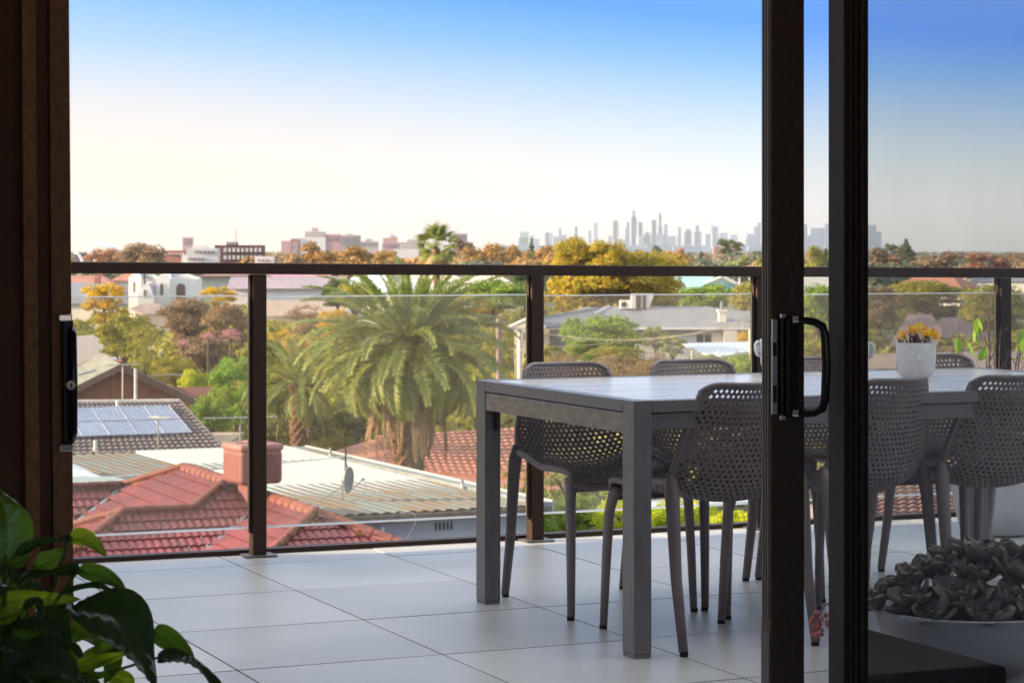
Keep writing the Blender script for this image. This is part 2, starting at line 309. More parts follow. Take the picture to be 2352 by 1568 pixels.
def chair_shell():
    NU, NV = 22, 52; v_ = []; f_ = []; idx = {}
    def pt(u, v):
        k = (round(u, 5), round(v, 5))
        if k not in idx: idx[k] = len(v_); v_.append(shell(max(-1, min(1, u)), v))
        return idx[k]
    for j in range(NV):
        off = 0 if j % 2 == 0 else .5
        lo = -NU / 2 - (0 if off == 0 else 0)
        for i in range(NU + (1 if off else 0)):
            a_ = lo + i - off; b_ = a_ + 1; m_ = (a_ + b_) / 2
            a2, b2 = max(a_, -NU / 2), min(b_, NU / 2); s_ = 2 / NU
            v0, v1 = j / NV, (j + 1) / NV; cu, cv = m_ * s_, (v0 + v1) / 2
            if b2 - a2 < .9:                              # half cell at the rim
                f_.append((pt(a2 * s_, v0), pt(b2 * s_, v0), pt(b2 * s_, v1), pt(a2 * s_, v1))); continue
            BL, BM, BR = pt(a_ * s_, v0), pt(m_ * s_, v0), pt(b_ * s_, v0); TL_, TM, TR = pt(a_ * s_, v1), pt(m_ * s_, v1), pt(b_ * s_, v1)
            solid = abs(cu) > .93 or j < 3 or cv > .975 or (cv > .95 and abs(cu) > .86)
            if solid: f_.append((BL, BM, BR, TR, TM, TL_)); continue
            hw, hh_ = .34 * s_, .42 / NV
            n0 = len(v_); v_ += [shell(cu, cv - hh_), shell(cu + hw, cv), shell(cu, cv + hh_), shell(cu - hw, cv)]
            iB, iR, iT, iL = n0, n0 + 1, n0 + 2, n0 + 3
            f_ += [(BL, BM, iB, iL), (BM, BR, iR, iB), (BR, TR, iR), (TR, TM, iT, iR), (TM, TL_, iL, iT), (TL_, BL, iL)]
    m = MB(); m.v = v_; m.f = f_; return m
chair = thing('patio_chair', 'x', 'chair', (0, 0, 0), 0, 'perforated chairs round the terrace table')
so = chair_shell().obj('perforated_shell', CH, chair, smooth=False, normals=False)
sm_ = so.modifiers.new('s', 'SOLIDIFY'); sm_.thickness = .007; sm_.offset = 0; bake(so); so.data.shade_smooth()
try: so.data.set_sharp_from_angle(angle=R(40))
except Exception: pass
# rim of the shell and the seat frame
rim = MB()
for sgn in (-1, 1):
    rim.tube([Vector(shell(sgn * .985, v)) for v in np.linspace(.03, 1., 34)], [.0115] * 20 + [.0115 - .0035 * k / 13 for k in range(14)], 8)
rim.tube([Vector(shell(u, .995)) for u in np.linspace(-1, 1, 28)], .0075, 8)
rim.tube([Vector(shell(u, .03)) + Vector((0, 0, -.006)) for u in np.linspace(-1, 1, 12)], .012, 8)
rim.obj('frame_rim', CH, chair, smooth=True)
for sx in (-1, 1):
    MB().tube([(sx * .196, .185, .440), (sx * .205, .212, .415), (sx * .212, .226, .36), (sx * .216, .238, .2), (sx * .220, .248, .012)], [.018, .0215, .0195, .0175, .0145], 10, sy=.85).obj('leg', CH, chair, smooth=True)
    MB().tube([(sx * .2165, -.192, .525), (sx * .219, -.205, .478), (sx * .221, -.215, .42), (sx * .222, -.238, .22), (sx * .223, -.285, .012)], [.016, .024, .022, .018, .0145], 10, sy=.85).obj('leg', CH, chair, smooth=True)
    for yy in (.248, -.285):
        MB().tube([(sx * .2215, yy, .0118), (sx * .2215, yy, .0)], .0125, 10).obj('foot_pad', M('black_rubber', (.02, .02, .02), .8), chair)
first = [True]
def put_chair(a, b, rz, label):
    c = chair if first[0] else copy_tree(chair)
    first[0] = False; c.location = AB(a, b, 0); c.rotation_euler = (0, 0, ALPHA + rz); c['label'] = label; return c
put_chair(3.335, 6.10, 0, 'mauve grey perforated chair with its back to the room, nearest the table corner')
put_chair(3.775, 6.10, R(15), 'mauve grey perforated chair seen between the door posts, turned slightly askew')
put_chair(4.295, 6.11, R(-1), 'mauve grey perforated chair behind the tinted glass at the right picture edge')
fl = ['mauve grey perforated chair on the balustrade side, leftmost behind the table', 'mauve grey perforated chair on the balustrade side, second from the left',
      'mauve grey perforated chair on the balustrade side, partly hidden by the door handle', 'mauve grey perforated chair on the balustrade side, behind the face pot with yellow flowers']
for a, l in zip((3.312, 3.80, 4.305, 4.82), fl): put_chair(a, 6.775, R(180) + R(random.uniform(-1.5, 1.5)), l)

# ------------------------------------------------------------------ face planters on the table
WPOT = M('speckled_white_ceramic', (.62, .62, .63), .55, 0, .4, var=.04, vs_=40, bump=.15, bs=160)
SOIL = M('dark_soil', (.05, .032, .022), .95, bump=.8, bs=60)
def blade(l, wd, up=.3, n=5, cup=.15, thick=False):
    """one pointed leaf along +x, rising, cupped"""
    m = MB(); vs_ = []; fs = []
    for i in range(n + 1):
        t = i / n; ww = wd * max(.04, math.sin(math.pi * min(1, (t * .86 + .1))) ** .8) * (1 if i < n else .05); x = l * t; z = up * l * (t ** 1.6)
        vs_ += [(x, -ww, z + cup * ww), (x, 0, z), (x, ww, z + cup * ww)]
    for i in range(n):
        q = i * 3; fs += [(q, q + 3, q + 4, q + 1), (q + 1, q + 4, q + 5, q + 2)]
    return m.add(vs_, fs)
def face_pot(px, zc, rz, label, plant, r=.0665):
    c = P(px, 870, zc); c.z = TH + .0005
    t = thing('face_planter', label, 'planter', c, rz, 'face planters standing on the table')
    pr = [(r * .5, 0), (r * .70, .003), (r * .87, .016), (r * .96, .038), (r, .07), (r * 1.01, .122), (r * .93, .122), (r * .9, .112), (.001, .112)]
    MB().lathe(pr, 32).obj('pot', WPOT, t, smooth=True)
    # the face looks along -y: nose, brow, lips, ears
    q = r * .97
    nose = MB().add([(-.002, -q + .004, .104), (.002, -q + .004, .104), (.0135, -q + .004, .066), (-.0135, -q + .004, .066), (0, -q - .017, .068), (0, -q - .004, .104)],
                    [(0, 3, 4, 5), (1, 5, 4, 2), (3, 2, 4), (0, 5, 1)])
    nose.obj('nose', WPOT, t, bevel=.003)
    lp = MB().tube([(x_, -math.sqrt(max(0, (r * .955) ** 2 - x_ * x_)) - .0005, .047 + .002 * math.cos(x_ * 320)) for x_ in np.linspace(-.014, .014, 7)], [.001, .003, .004, .0045, .004, .003, .001], 6)
    lp.obj('lips', WPOT, t, smooth=True)
    for sx in ((-1, 1) if plant != 'yellow' else ()):
        e = MB().tube([(sx * (r + .001), -.006, .062), (sx * (r + .010), -.012, .068), (sx * (r + .016), -.016, .085), (sx * (r + .016), -.014, .104), (sx * (r + .009), -.008, .113), (sx * (r - .002), .0, .110)],
                      [.004, .0055, .0055, .006, .0055, .004], 8)
        e.tube([(sx * (r + .0), -.001, .066), (sx * (r + .006), -.003, .085), (sx * (r + .0), .0, .106)], [.004, .009, .004], 8)
        e.obj('ear', WPOT, t, smooth=True)
    MB().lathe([(.001, .118), (r * .5, .116), (r * .88, .1125)], 20, capb=False).obj('soil', SOIL, t)
    if plant == 'yellow':
        ym = [leafmat('bright_yellow_petal', (.85, .55, .01), (.95, .70, .02), .4), leafmat('orange_tip_petal', (.80, .36, .02), (.90, .50, .02), .4)]
        pm_ = blade(.030, .0026, .35, 3).mesh('petal', normals=False); pm_.materials.append(ym[0])
        random.seed(5)
        for (x_, y_, z_, s_, c_) in [(-.055, -.03, .142, .75, 0), (-.02, -.01, .158, .75, 1), (.005, -.03, .165, .9, 0), (.028, -.035, .150, 1.0, 0), (.05, -.02, .150, .8, 1), (.060, -.03, .138, .8, 0), (.0, .02, .16, .8, 1), (.035, .02, .155, .8, 1), (-.045, .02, .14, .7, 1)]:
            for k in range(22):
                s_2 = s_ * 1.25; link('petal', pm_, t, ym[c_], (x_, y_, z_ - .004), (random.uniform(-.4, .4), random.uniform(-1.1, .55), k * 2.4), (s_2, s_2 * 1.3, s_2))
        st = MB()
        for k in range(60):
            a_ = random.uniform(0, 6.28); rr = random.uniform(0, .06); st.tube([(rr * math.cos(a_), rr * math.sin(a_), .115), (rr * 1.1 * math.cos(a_ + .4), rr * 1.1 * math.sin(a_ + .4), random.uniform(.13, .155))], .0016, 4)
        st.obj('stems', M('brown_stems', (.10, .06, .05), .8), t)
    else:
        pm_ = blade(.034, .006, .5, 5, .4).mesh('leaf', normals=False); lm = leafmat('succulent_green', (.10, .16, .07), (.22, .24, .10), .2); pm_.materials.append(lm)
        for k in range(16): link('leaf', pm_, t, None, (0.01 * math.cos(k), .01 * math.sin(k), .118), (0, -.3 - .05 * (k % 5), k * 2.4), (1.6, 1.6, 1.6))
    return t
face_pot(1786, 7.95, R(-5), 'white face planter half hidden by the door post, only its ear showing', 'green', .062)
face_pot(1953, 7.80, R(8), 'white face planter behind the second door post with green succulent tips', 'green', .064)
face_pot(2104, 7.66, R(-8) + ALPHA * .3, 'white face planter with a nose and bright yellow spiky flowers', 'yellow')

# large pot with twig plant in the terrace corner
tp = thing('potted_shrub', 'tall pale planter with bare twigs and a few bright green leaves beyond the table', 'plant', AB(*toab(P(2288, 1225, 9.42)), 0), 0)
MB().lathe([(.10, 0), (.145, .01), (.175, .12), (.19, .36), (.195, .42), (.18, .42), (.175, .40), (.001, .40)], 28).obj('pot', M('pale_planter', (.55, .55, .58), .6, var=.06, bump=.1), tp, smooth=True)
TW_ = M('twig_bark', (.20, .15, .14), .8, var=.2); random.seed(11); tw = MB()
for (x0, hgt, dx) in [(-.17, .88, .01), (-.06, 1.02, .03), (-.03, .84, -.02), (.07, .82, .04), (-.12, .80, .10), (.02, .86, .0), (.12, .78, -.03), (-.2, .78, .02)]:
    pts = [Vector((x0 * .5, 0, .4))]
    for k in range(1, 6): pts.append(Vector((x0 * (.5 + .1 * k) + dx * k / 5 + random.uniform(-.006, .006), random.uniform(-.02, .02), .4 + (hgt - .4) * k / 5)))
    tw.tube(pts, [.006, .005, .0045, .004, .003, .002], 5)
    for k in (3, 4): tw.tube([pts[k], pts[k] + Vector((random.uniform(-.04, .04), 0, .05)), pts[k] + Vector((random.uniform(-.05, .05), 0, .09))], [.003, .002, .001], 4)
tw.obj('twigs', TW_, tp)
FG = leafmat('fresh_green_leaf', (.16, .30, .04), (.28, .42, .06), .4)
lfm = blade(.085, .026, .25, 6, .25).mesh('leaf', normals=False); lfm.materials.append(FG)
for (x_, z_, ry, rz_) in [(-.095, .80, -1.2, .3), (-.09, .78, -1.35, 2.7), (-.08, .83, -1.5, 1.), (-.10, .74, -.9, 3.3), (-.085, .73, -.7, .1), (-.165, .75, -1.3, 2.), (.10, .78, -1.2, 1.), (.11, .75, -1.0, 4.5), (-.07, .72, -.6, 5.)]:
    link('leaf', lfm, tp, None, (x_, -.03, z_), (0, ry, rz_), (.8, .8, .8))

# ------------------------------------------------------------------ succulent bowl behind the glass
sbc = P(2225, 1500, 6.37); sbc.z = 0
sb = thing('succulent_bowl', 'wide white bowl crammed with grey green rosette succulents behind the tinted glass', 'plant', sbc, 0)
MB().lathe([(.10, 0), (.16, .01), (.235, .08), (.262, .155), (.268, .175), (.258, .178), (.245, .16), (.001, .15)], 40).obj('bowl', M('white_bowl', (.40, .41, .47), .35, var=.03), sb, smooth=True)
sm2 = MB(); nL = 7
for i in range(nL + 1):
    t = i / nL; ww = .026 * (math.sin(math.pi * min(1, t * .62 + .16)) ** .7) * (1 if i < nL else .12); x = .085 * t; z = .03 * t * t
    th = .007 * (1 - .7 * t) + .001
    sm2.add([(x, -ww, z + .006), (x, 0, z + .001), (x, ww, z + .006), (x, ww * .5, z - th), (x, -ww * .5, z - th)], [])
for i in range(nL):
    for j in range(5): sm2.f.append((i * 5 + j, (i + 1) * 5 + j, (i + 1) * 5 + (j + 1) % 5, i * 5 + (j + 1) % 5))
sm2.f.append(tuple(nL * 5 + j for j in range(5)))
rl = sm2.mesh('leaf', smooth=True); SUC = leafmat('echeveria_leaf', (.15, .16, .13), (.30, .23, .24), .1, .45, .5); rl.materials.append(SUC)
random.seed(3)
for (x_, y_, z_, s_) in [(-.17, -.08, .19, 1.0), (-.05, -.12, .20, 1.05), (.08, -.13, .19, 1.1), (.18, -.06, .20, 1.), (-.19, .06, .20, .95), (-.08, .02, .26, 1.05), (.05, .0, .29, 1.1), (.17, .07, .26, 1.1), (.02, .13, .28, 1.), (-.10, .14, .24, .9), (.24, .02, .22, .9), (-.25, 0, .18, .85), (-.13, -.17, .17, .8), (.0, -.2, .17, .85), (.14, -.19, .16, .8), (-.02, .06, .29, .9), (.12, .05, .30, .9), (-.15, .0, .24, .9), (.23, -.12, .17, .8), (.0, -.06, .26, .95), (.11, -.06, .26, .95)]:
    tilt = Vector((x_ * 1.6, y_ * 1.6, .5)).normalized(); q = tilt.to_track_quat('Z', 'Y').to_matrix()
    for k in range(14):
        rr = 1 - k / 20; el_ = .12 + 1.15 * (k / 14) ** 1.1
        mt = q @ Matrix.Rotation(k * 2.39996, 3, 'Z') @ Matrix.Rotation(-el_, 3, 'Y')
        s_q = s_ * 1.22 * rr; link('leaf', rl, sb, None, (x_, y_, z_), mt.to_euler(), (s_q, s_q * 1.1, s_q))
FLW = leafmat('pink_flower', (.50, .10, .14), (.72, .25, .22), .25)
c0 = P(1878, 1425, 6.25) - sbc
s_st = MB().tube([Vector((-.24, -.02, .2)), Vector((c0.x + .07, c0.y, c0.z + .055)), Vector((c0.x + .02, c0.y, c0.z + .045)), Vector((c0.x, c0.y, c0.z + .01)), Vector((c0.x + .01, c0.y, c0.z - .03))], [.004, .004, .0035, .003, .002], 6)
s_st.obj('flower_stalk', M('pink_stalk', (.35, .2, .25), .6), sb, smooth=True)
fm = MB().tube([(0, 0, 0), (0, 0, -.006), (0, 0, -.014), (0, 0, -.019)], [.002, .0065, .006, .001], 8).mesh('flower_bud', True); fm.materials.append(FLW)
for k in range(17):
    link('flower_bud', fm, sb, None, (c0.x + random.uniform(-.012, .024), c0.y + random.uniform(-.01, .01), c0.z + .03 - k * .0042), (random.uniform(-1, 1), random.uniform(-1.3, 1.3), 0), (random.uniform(.7, 1.2),) * 3)

# ------------------------------------------------------------------ sliding doors
DG1 = glassmat('door_glass', (.97, .975, .98), .015, (.8, .75, .8), .6, False, (14, 14, 3))
DG2 = glassmat('tinted_door_glass', (.90, .915, .91), .034, (.70, .46, .44), .5, False, (3, 3, 1.5))
CHR = M('polished_chrome', (.75, .74, .74), .12, 1., .5, var=.03)
HB = M('handle_black', (.018, .013, .010), .22, .4, .6, var=.05)
GRY = M('grey_seal_strip', (.16, .135, .125), .55, .2, .4, var=.05)
ZL, ZH = -.05, 2.35
d1 = thing('sliding_door', 'dark bronze sliding door with a black D shaped pull handle, right of the opening', 'door', AB(2.746, 4.69), ALPHA)
f1 = MB().box(0, .09, .0, .0456, ZL, ZH).obj('stile', BRZD, d1, bevel=.002)
for k in range(3): MB().box(-.0022, -.0002, .009 + k * .012, .015 + k * .012, .30, ZH).obj('brush_seal', GRY, d1)
MB().box(-.0030, -.0002, .004, .042, ZL, .27).obj('lower_edge_plate', M('edge_plate', (.12, .11, .11), .5, .3), d1)
MB().box(.0905, .80, .020, .026, .02, 2.28).obj('glass_pane', DG1, d1)
MB().box(.0905, .80, .0, .045, ZL, .03).obj('bottom_frame', BRZD, d1); MB().box(.0905, .80, .0, .045, 2.27, ZH).obj('top_frame', BRZD, d1)
MB().box(.0903, .0985, .012, .034, .031, 2.269).obj('glazing_bead', M('bead', (.03, .03, .03), .4), d1)
# handle set: escutcheon, pull, chrome ends and latch edge
zc = .902; hh2 = .121
hset = MB().box(.018, .052, -.014, -.0005, zc - hh2, zc + hh2).obj('handle_backplate', HB, d1, bevel=.006, seg=3)
MB().box(.030, .062, -.024, -.0145, zc - hh2 + .006, zc + hh2 - .006).obj('handle_grip_plate', M('handle_brown', (.030, .018, .011), .3, .4), hset, bevel=.006, seg=3)
pull = [(.046, -.016, zc + hh2 - .010), (.060, -.026, zc + hh2 - .009), (.088, -.052, zc + hh2 - .014), (.104, -.062, zc + hh2 - .024), (.109, -.066, zc + hh2 - .045), (.112, -.068, zc), (.109, -.066, zc - hh2 + .045), (.104, -.062, zc - hh2 + .022), (.088, -.052, zc - hh2 + .012), (.060, -.026, zc - hh2 + .007), (.046, -.016, zc - hh2 + .008)]
MB().tube(pull, [.008, .0085, .0095, .0105, .0105, .011, .0105, .0105, .0095, .0085, .008], 12).obj('handle_pull', HB, hset, smooth=True)
for s_ in (1, -1):
    MB().tube([(.050, -.0185, zc + s_ * (hh2 - .0095)), (.061, -.0275, zc + s_ * (hh2 - .0085))], .0105, 12).obj('chrome_ferrule', CHR, hset, smooth=False)
    MB().box(.0165, .0335, -.0165, -.0005, zc + s_ * hh2 - .006, zc + s_ * hh2 + .006).obj('chrome_end_cap', CHR, hset, bevel=.003)
MB().tube([(.048, -.0245, zc + .0), (.048, -.0275, zc)], .007, 14).obj('snib', HB, hset)
MB().box(.0005, .0155, -.0045, -.0005, zc - .113, zc + .113).obj('latch_strip', CHR, hset, bevel=.001)
MB().box(.003, .0125, -.0062, -.0046, zc + .025, zc + .058).box(.003, .0125, -.0062, -.0046, zc - .085, zc - .045).obj('latch_slot', M('slot_dark', (.03, .025, .02), .4), hset)
MB().tube([(.0125, -.0046, zc - .012), (.0125, -.006, zc - .012)], .0028, 10).obj('screw', CHR, hset)

d2 = thing('fixed_door_panel', 'fixed dark bronze door panel with tinted glass filling the right edge', 'door', AB(2.894, 4.60), ALPHA)
MB().box(0, .067, 0, .067, ZL, ZH).obj('stile', BRONZE2, d2, bevel=.0015)
for (x0, x1, dp) in [(.012, .017, .004), (.026, .030, .006), (.042, .050, .005)]: MB().box(x0, x1, -dp, -.0003, ZL, ZH).obj('profile_rib', BRZD, d2)
MB().box(-.003, -.0003, .0, .066, ZL, ZH).obj('side_cover', M('side_cover', (.13, .105, .095), .55, .2, .4, var=.05), d2)
MB().box(.0675, .80, .030, .036, .02, 2.28).obj('glass_pane', DG2, d2)
MB().box(.0675, .80, .0, .067, ZL, .03).obj('bottom_frame', BRZD, d2); MB().box(.0675, .80, 0, .067, 2.27, ZH).obj('top_frame', BRZD, d2)

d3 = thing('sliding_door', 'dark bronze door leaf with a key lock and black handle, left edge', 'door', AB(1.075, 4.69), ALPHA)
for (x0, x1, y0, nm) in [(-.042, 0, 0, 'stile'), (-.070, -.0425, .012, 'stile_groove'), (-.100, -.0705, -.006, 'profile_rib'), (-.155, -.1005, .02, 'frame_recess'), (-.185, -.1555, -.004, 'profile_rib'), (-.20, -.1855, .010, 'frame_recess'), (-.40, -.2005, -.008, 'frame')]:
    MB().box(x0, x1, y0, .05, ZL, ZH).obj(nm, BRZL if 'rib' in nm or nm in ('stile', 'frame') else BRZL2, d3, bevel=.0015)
zc3 = H - (880 - PY0) * 4.73 / F
hs = MB().box(-.024, .001, -.017, -.0005, zc3 - .125, zc3 + .135).obj('handle_backplate', MATS['handle_brown'], d3, bevel=.006, seg=3)
for s_, zz in ((1, zc3 + .138), (-1, zc3 - .132)): MB().box(-.032, -.003, -.02, -.0005, zz - .008, zz + .008).obj('chrome_end_cap', CHR, hs, bevel=.003)
MB().tube([(-.004, -.018, zc3 + .115), (-.004, -.028, zc3 + .105), (-.004, -.032, zc3), (-.004, -.028, zc3 - .10), (-.004, -.018, zc3 - .115)], [.007, .008, .008, .008, .007], 10).obj('handle_pull', HB, hs, smooth=True)
MB().tube([(-.014, -.0175, zc3), (-.014, -.052, zc3)], .0095, 20).obj('key_cylinder', CHR, hs)
MB().box(-.0155, -.0125, -.0535, -.0522, zc3 - .006, zc3 + .004).obj('keyhole', M('keyhole_black', (.005, .005, .005), .5), hs)
d3.rotation_euler = (0, R(-.45), ALPHA)

# ------------------------------------------------------------------ the room behind the camera (dark interior)
WALL = M('interior_wall', (.72, .68, .62), .8, var=.04); rm = []
def ab_struct(name, mb, m):
    o = mb.obj(name, m); o.location = (0, 0, 0); o.rotation_euler = (0, 0, ALPHA); struct(o); return o
ab_struct('interior_floor', MB().box(-2.6, 5.2, -2.6, 4.18, -.3, -.02), M('timber_floor', (.09, .055, .035), .4, var=.2, vs_=3, stretch=(1, 12, 1)))
ab_struct('interior_ceiling', MB().box(-2.6, 5.2, -2.6, 4.80, 2.45, 2.6), WALL)
ab_struct('left_wall', MB().box(-2.7, -2.6, -2.6, 4.80, -.3, 2.6), WALL)
ab_struct('right_wall', MB().box(5.2, 5.3, -2.6, 4.80, -.3, 2.6), WALL)
ab_struct('back_wall', MB().box(-2.7, 5.3, -2.7, -2.6, -.3, .7), WALL)
ab_struct('door_side_wall', MB().box(-2.6, .67, 4.62, 4.80, -.3, 2.449), WALL)
ab_struct('door_head', MB().box(.68, 3.7, 4.60, 4.79, 2.352, 2.448), BRONZE2)
ab_struct('added_sun_screen_wall', MB().box(.84, 1.0, 4.801, 8.9, -.36, 2.9), WALL)  # unseen wall added to keep direct sun off the deck
ab_struct('outer_wall', MB().box(3.71, 5.19, 4.62, 4.80, -.3, 2.449), WALL)
MB().lathe([(.245, .15), (.20, .185), (.12, .225), (.001, .24)], 24, capb=False).obj('soil', SOIL, sb)
# added low block standing in for the dark patch behind the tinted glass
ot = thing('dark_patch_block', 'added low dark block standing in for the dark patch at lower right, in front of the succulent bowl', 'dark_patch_block', (0, 0, 0), 0)
LTH = M('dark_patch_brown', (.020, .010, .007), .85, 0, .1, var=.2, vs_=6, bump=.2, bs=80)
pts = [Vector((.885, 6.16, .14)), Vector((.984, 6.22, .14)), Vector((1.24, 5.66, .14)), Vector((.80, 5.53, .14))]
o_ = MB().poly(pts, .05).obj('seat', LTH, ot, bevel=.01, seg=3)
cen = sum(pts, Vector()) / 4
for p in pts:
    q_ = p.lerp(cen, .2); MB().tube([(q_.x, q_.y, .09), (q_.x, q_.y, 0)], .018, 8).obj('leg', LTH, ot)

# ------------------------------------------------------------------ peace lily at the left
LG = {}
def lily_mat(name, c1, c2, tr):
    m = leafmat(name, c1, c2, tr, .3, .9, 3.)
    return m
LM = [lily_mat('lily_leaf_shaded', (.04, .085, .02), (.07, .13, .03), .3), lily_mat('lily_leaf_mid', (.13, .24, .02), (.19, .32, .03), .5), lily_mat('lily_leaf_backlit', (.32, .46, .02), (.48, .60, .03), .6)]  # backlight and shade on the leaves put into separate leaf colours
lily = thing('peace_lily', 'large leaved peace lily, glossy green leaves arching in from the lower left', 'plant', Vector((-.93, 4.12, -.02)), 0)
MB().lathe([(.11, 0), (.13, .01), (.165, .28), (.17, .30), (.155, .30), (.15, .27), (.001, .26)], 28).obj('pot', M('lily_pot', (.3, .28, .26), .5), lily, smooth=True)
def lz(zx, zy, z=4.05): return P(zx * .3047, 1090.25 + zy * .3047, z) - lily.location
def lily_leaf(pts, hw, mi, z0=4.05, z1=3.95, roll=0., fold=.25, wave=.02, stem=True):
    n = 22; nw = 8; P3 = [lz(p[0], p[1], z0 + (z1 - z0) * i / (len(pts) - 1)) for i, p in enumerate(pts)]; hw = hw * 1.15 * .3047 * 4.05 / F
    cp = [Vector(catmull([tuple(q) for q in P3], i / n)) for i in range(n + 1)]; m = MB(); ph = random.uniform(0, 6)
    for i in range(n + 1):
        t = i / n; T = (cp[min(i + 1, n)] - cp[max(i - 1, 0)]).normalized(); Nn = Vector((.1, -.8, .8)).normalized(); S = T.cross(Nn).normalized(); S.rotate(Matrix.Rotation(roll, 3, T)); Nn = S.cross(T)
        ww = hw * (math.sin(math.pi * t ** .75) ** .75 if 0 < t < 1 else 0) * (1 - .25 * t) + .0006
        for j in range(-nw, nw + 1):
            s_ = j / nw
            rib = .0042 * math.sin(abs(s_) * 9 - t * 55) * abs(s_) * (1 - abs(s_)) * 4 * min(1, hw / .03)
            m.v.append(tuple(cp[i] + S * ww * s_ + Nn * (abs(s_) ** 1.3 * ww * fold + rib + wave * hw / .03 * .5 * math.sin(t * 7 + ph + s_ * 1.5) * s_ * s_ - (.0015 if j == 0 else 0))))
    W_ = 2 * nw + 1
    for i in range(n):
        for j in range(2 * nw): m.f.append((i * W_ + j, (i + 1) * W_ + j, (i + 1) * W_ + j + 1, i * W_ + j + 1))
    lo = m.obj('leaf', LM[mi], lily, smooth=True, normals=False)
    if stem:
        b0 = cp[0]; base = Vector((random.uniform(-.04, .04), random.uniform(-.04, .04), .27)); mid = b0 * .6 + base * .4 + Vector((0, 0, .04))
        MB().tube([base, mid, b0, cp[3]], [.004, .0032, .0026, .002], 6).obj('stem', LM[1], lily, smooth=True)
random.seed(21)
leaves = [
 ([(-30, 900), (-10, 760), (60, 700)], 90, 0, 4.0, 3.95, .3, .3), ([(120, 1250), (260, 1230), (420, 1420)], 90, 1, 3.96, 3.9, .4, .3), ([(-80, 1330), (60, 1300), (240, 1400)], 100, 0, 3.9, 3.86, -.6, .3),
 ([(420, 1180), (470, 1220), (500, 1400)], 70, 0, 3.97, 3.92, .2, .4), ([(640, 1380), (760, 1330), (880, 1240)], 60, 1, 4.1, 4.06, .5, .3), ([(-60, 820), (60, 900), (210, 1010)], 90, 1, 4.12, 4.1, .4, .3),
 ([(250, 700), (380, 640), (500, 560)], 70, 1, 4.1, 4.05, .6, .3), ([(820, 1500), (950, 1560), (1000, 1660)], 70, 2, 4.08, 4.05, .3, .3),
 ([(40, 660), (60, 380), (-40, 70)], 165, 1, 4.10, 4.12, .35, .2), ([(110, 640), (330, 520), (540, 485)], 95, 0, 4.06, 3.98, -.5, .4),
 ([(520, 475), (660, 480), (800, 612)], 58, 2, 4.0, 3.97, .4, .3), ([(170, 790), (400, 745), (608, 712)], 95, 0, 4.08, 4.0, -.35, .3),
 ([(590, 715), (790, 760), (945, 862)], 62, 1, 4.0, 3.96, .5, .3), ([(450, 905), (680, 845), (880, 885)], 60, 0, 4.02, 3.96, -.9, .4),
 ([(-80, 985), (220, 930), (600, 942)], 68, 2, 4.10, 4.0, .8, .3), ([(-90, 1090), (40, 1060), (168, 1035)], 85, 2, 3.98, 3.9, .2, .3),
 ([(540, 1000), (860, 1075), (1020, 1330), (1165, 1600)], 205, 0, 4.0, 3.86, -.25, .22), ([(1150, 1180), (1310, 1260), (1465, 1395)], 78, 1, 4.04, 4.0, .4, .3),
 ([(1190, 1375), (1450, 1420), (1660, 1620)], 88, 0, 3.98, 3.92, -.5, .3), ([(540, 1160), (690, 1190), (810, 1300)], 110, 1, 4.14, 4.1, .2, .2),
 ([(-40, 1180), (290, 1150), (515, 1310)], 75, 0, 3.95, 3.88, -.6, .4), ([(-60, 1480), (300, 1400), (700, 1640)], 170, 0, 3.92, 3.84, -.4, .25),
 ([(540, 1450), (750, 1400), (940, 1345)], 52, 2, 4.06, 4.0, .7, .3), ([(650, 1495), (740, 1515), (815, 1485)], 32, 1, 3.98, 3.96, .3, .3),
 ([(350, 1395), (470, 1340), (590, 1425)], 58, 2, 4.08, 4.04, .3, .2), ([(50, 660), (150, 655), (240, 628)], 40, 1, 4.0, 3.98, .4, .2),
 ([(180, 990), (290, 960), (302, 1095)], 34, 0, 3.93, 3.9, .2, .3), ([(340, 970), (420, 1060), (510, 1180)], 110, 0, 4.12, 4.08, .1, .2),
 ([(-40, 800), (120, 850), (330, 870)], 120, 0, 4.16, 4.14, .3, .2), ([(-60, 1280), (180, 1250), (420, 1300)], 120, 0, 4.1, 4.06, .2, .2),
 ([(500, 1250), (560, 1480), (800, 1640)], 110, 0, 4.12, 4.1, .1, .2), ([(880, 1300), (850, 1450), (780, 1600)], 60, 1, 4.06, 4.02, .3, .2),
 ([(40, 1000), (140, 1080), (160, 1200)], 90, 1, 4.14, 4.12, .3, .2), ([(-60, 640), (10, 560), (-10, 380)], 90, 1, 4.2, 4.2, .3, .2),
 ([(200, 1500), (420, 1500), (600, 1640)], 150, 0, 4.14, 4.12, .2, .2), ([(-60, 1560), (100, 1560), (260, 1640)], 120, 0, 4.0, 4.0, .2, .2)]
for lf in leaves: lily_leaf(lf[0], lf[1], lf[2], lf[3], lf[4], lf[5], lf[6])

# ==================================================================== TOWN
PT = .42                                                # roof pitch (rise over run)
RED = M('red_glazed_tile', (.26, .068, .070), .45, 0, .4, col2=(.16, .055, .055), vs_=1.6, bump=.3, bs=60, coord='World', detail=12)
REDC = M('red_ridge_cap', (.25, .088, .068), .6, 0, .3, col2=(.17, .07, .055), vs_=8, bump=.2, bs=50)
def tile_mesh(name, tw_, tl_, rolls=2, h_=.03):
    """one interlocking roof tile, two rolls wide: x across, y up the slope"""
    m = MB(); n = 6 * rolls
    for j, (y, dz) in enumerate([(.004, .020), (0, .034), (tl_ + .03, .004)]):
        for i in range(n + 1):
            x = tw_ * i / n; ww = abs(math.sin(math.pi * rolls * i / n)) ** .8 * h_
            m.v.append((x - tw_ / 2, y, dz + ww))
    for j in range(2):
        for i in range(n): m.f.append((j * (n + 1) + i, j * (n + 1) + i + 1, (j + 1) * (n + 1) + i + 1, (j + 1) * (n + 1) + i))
    return m
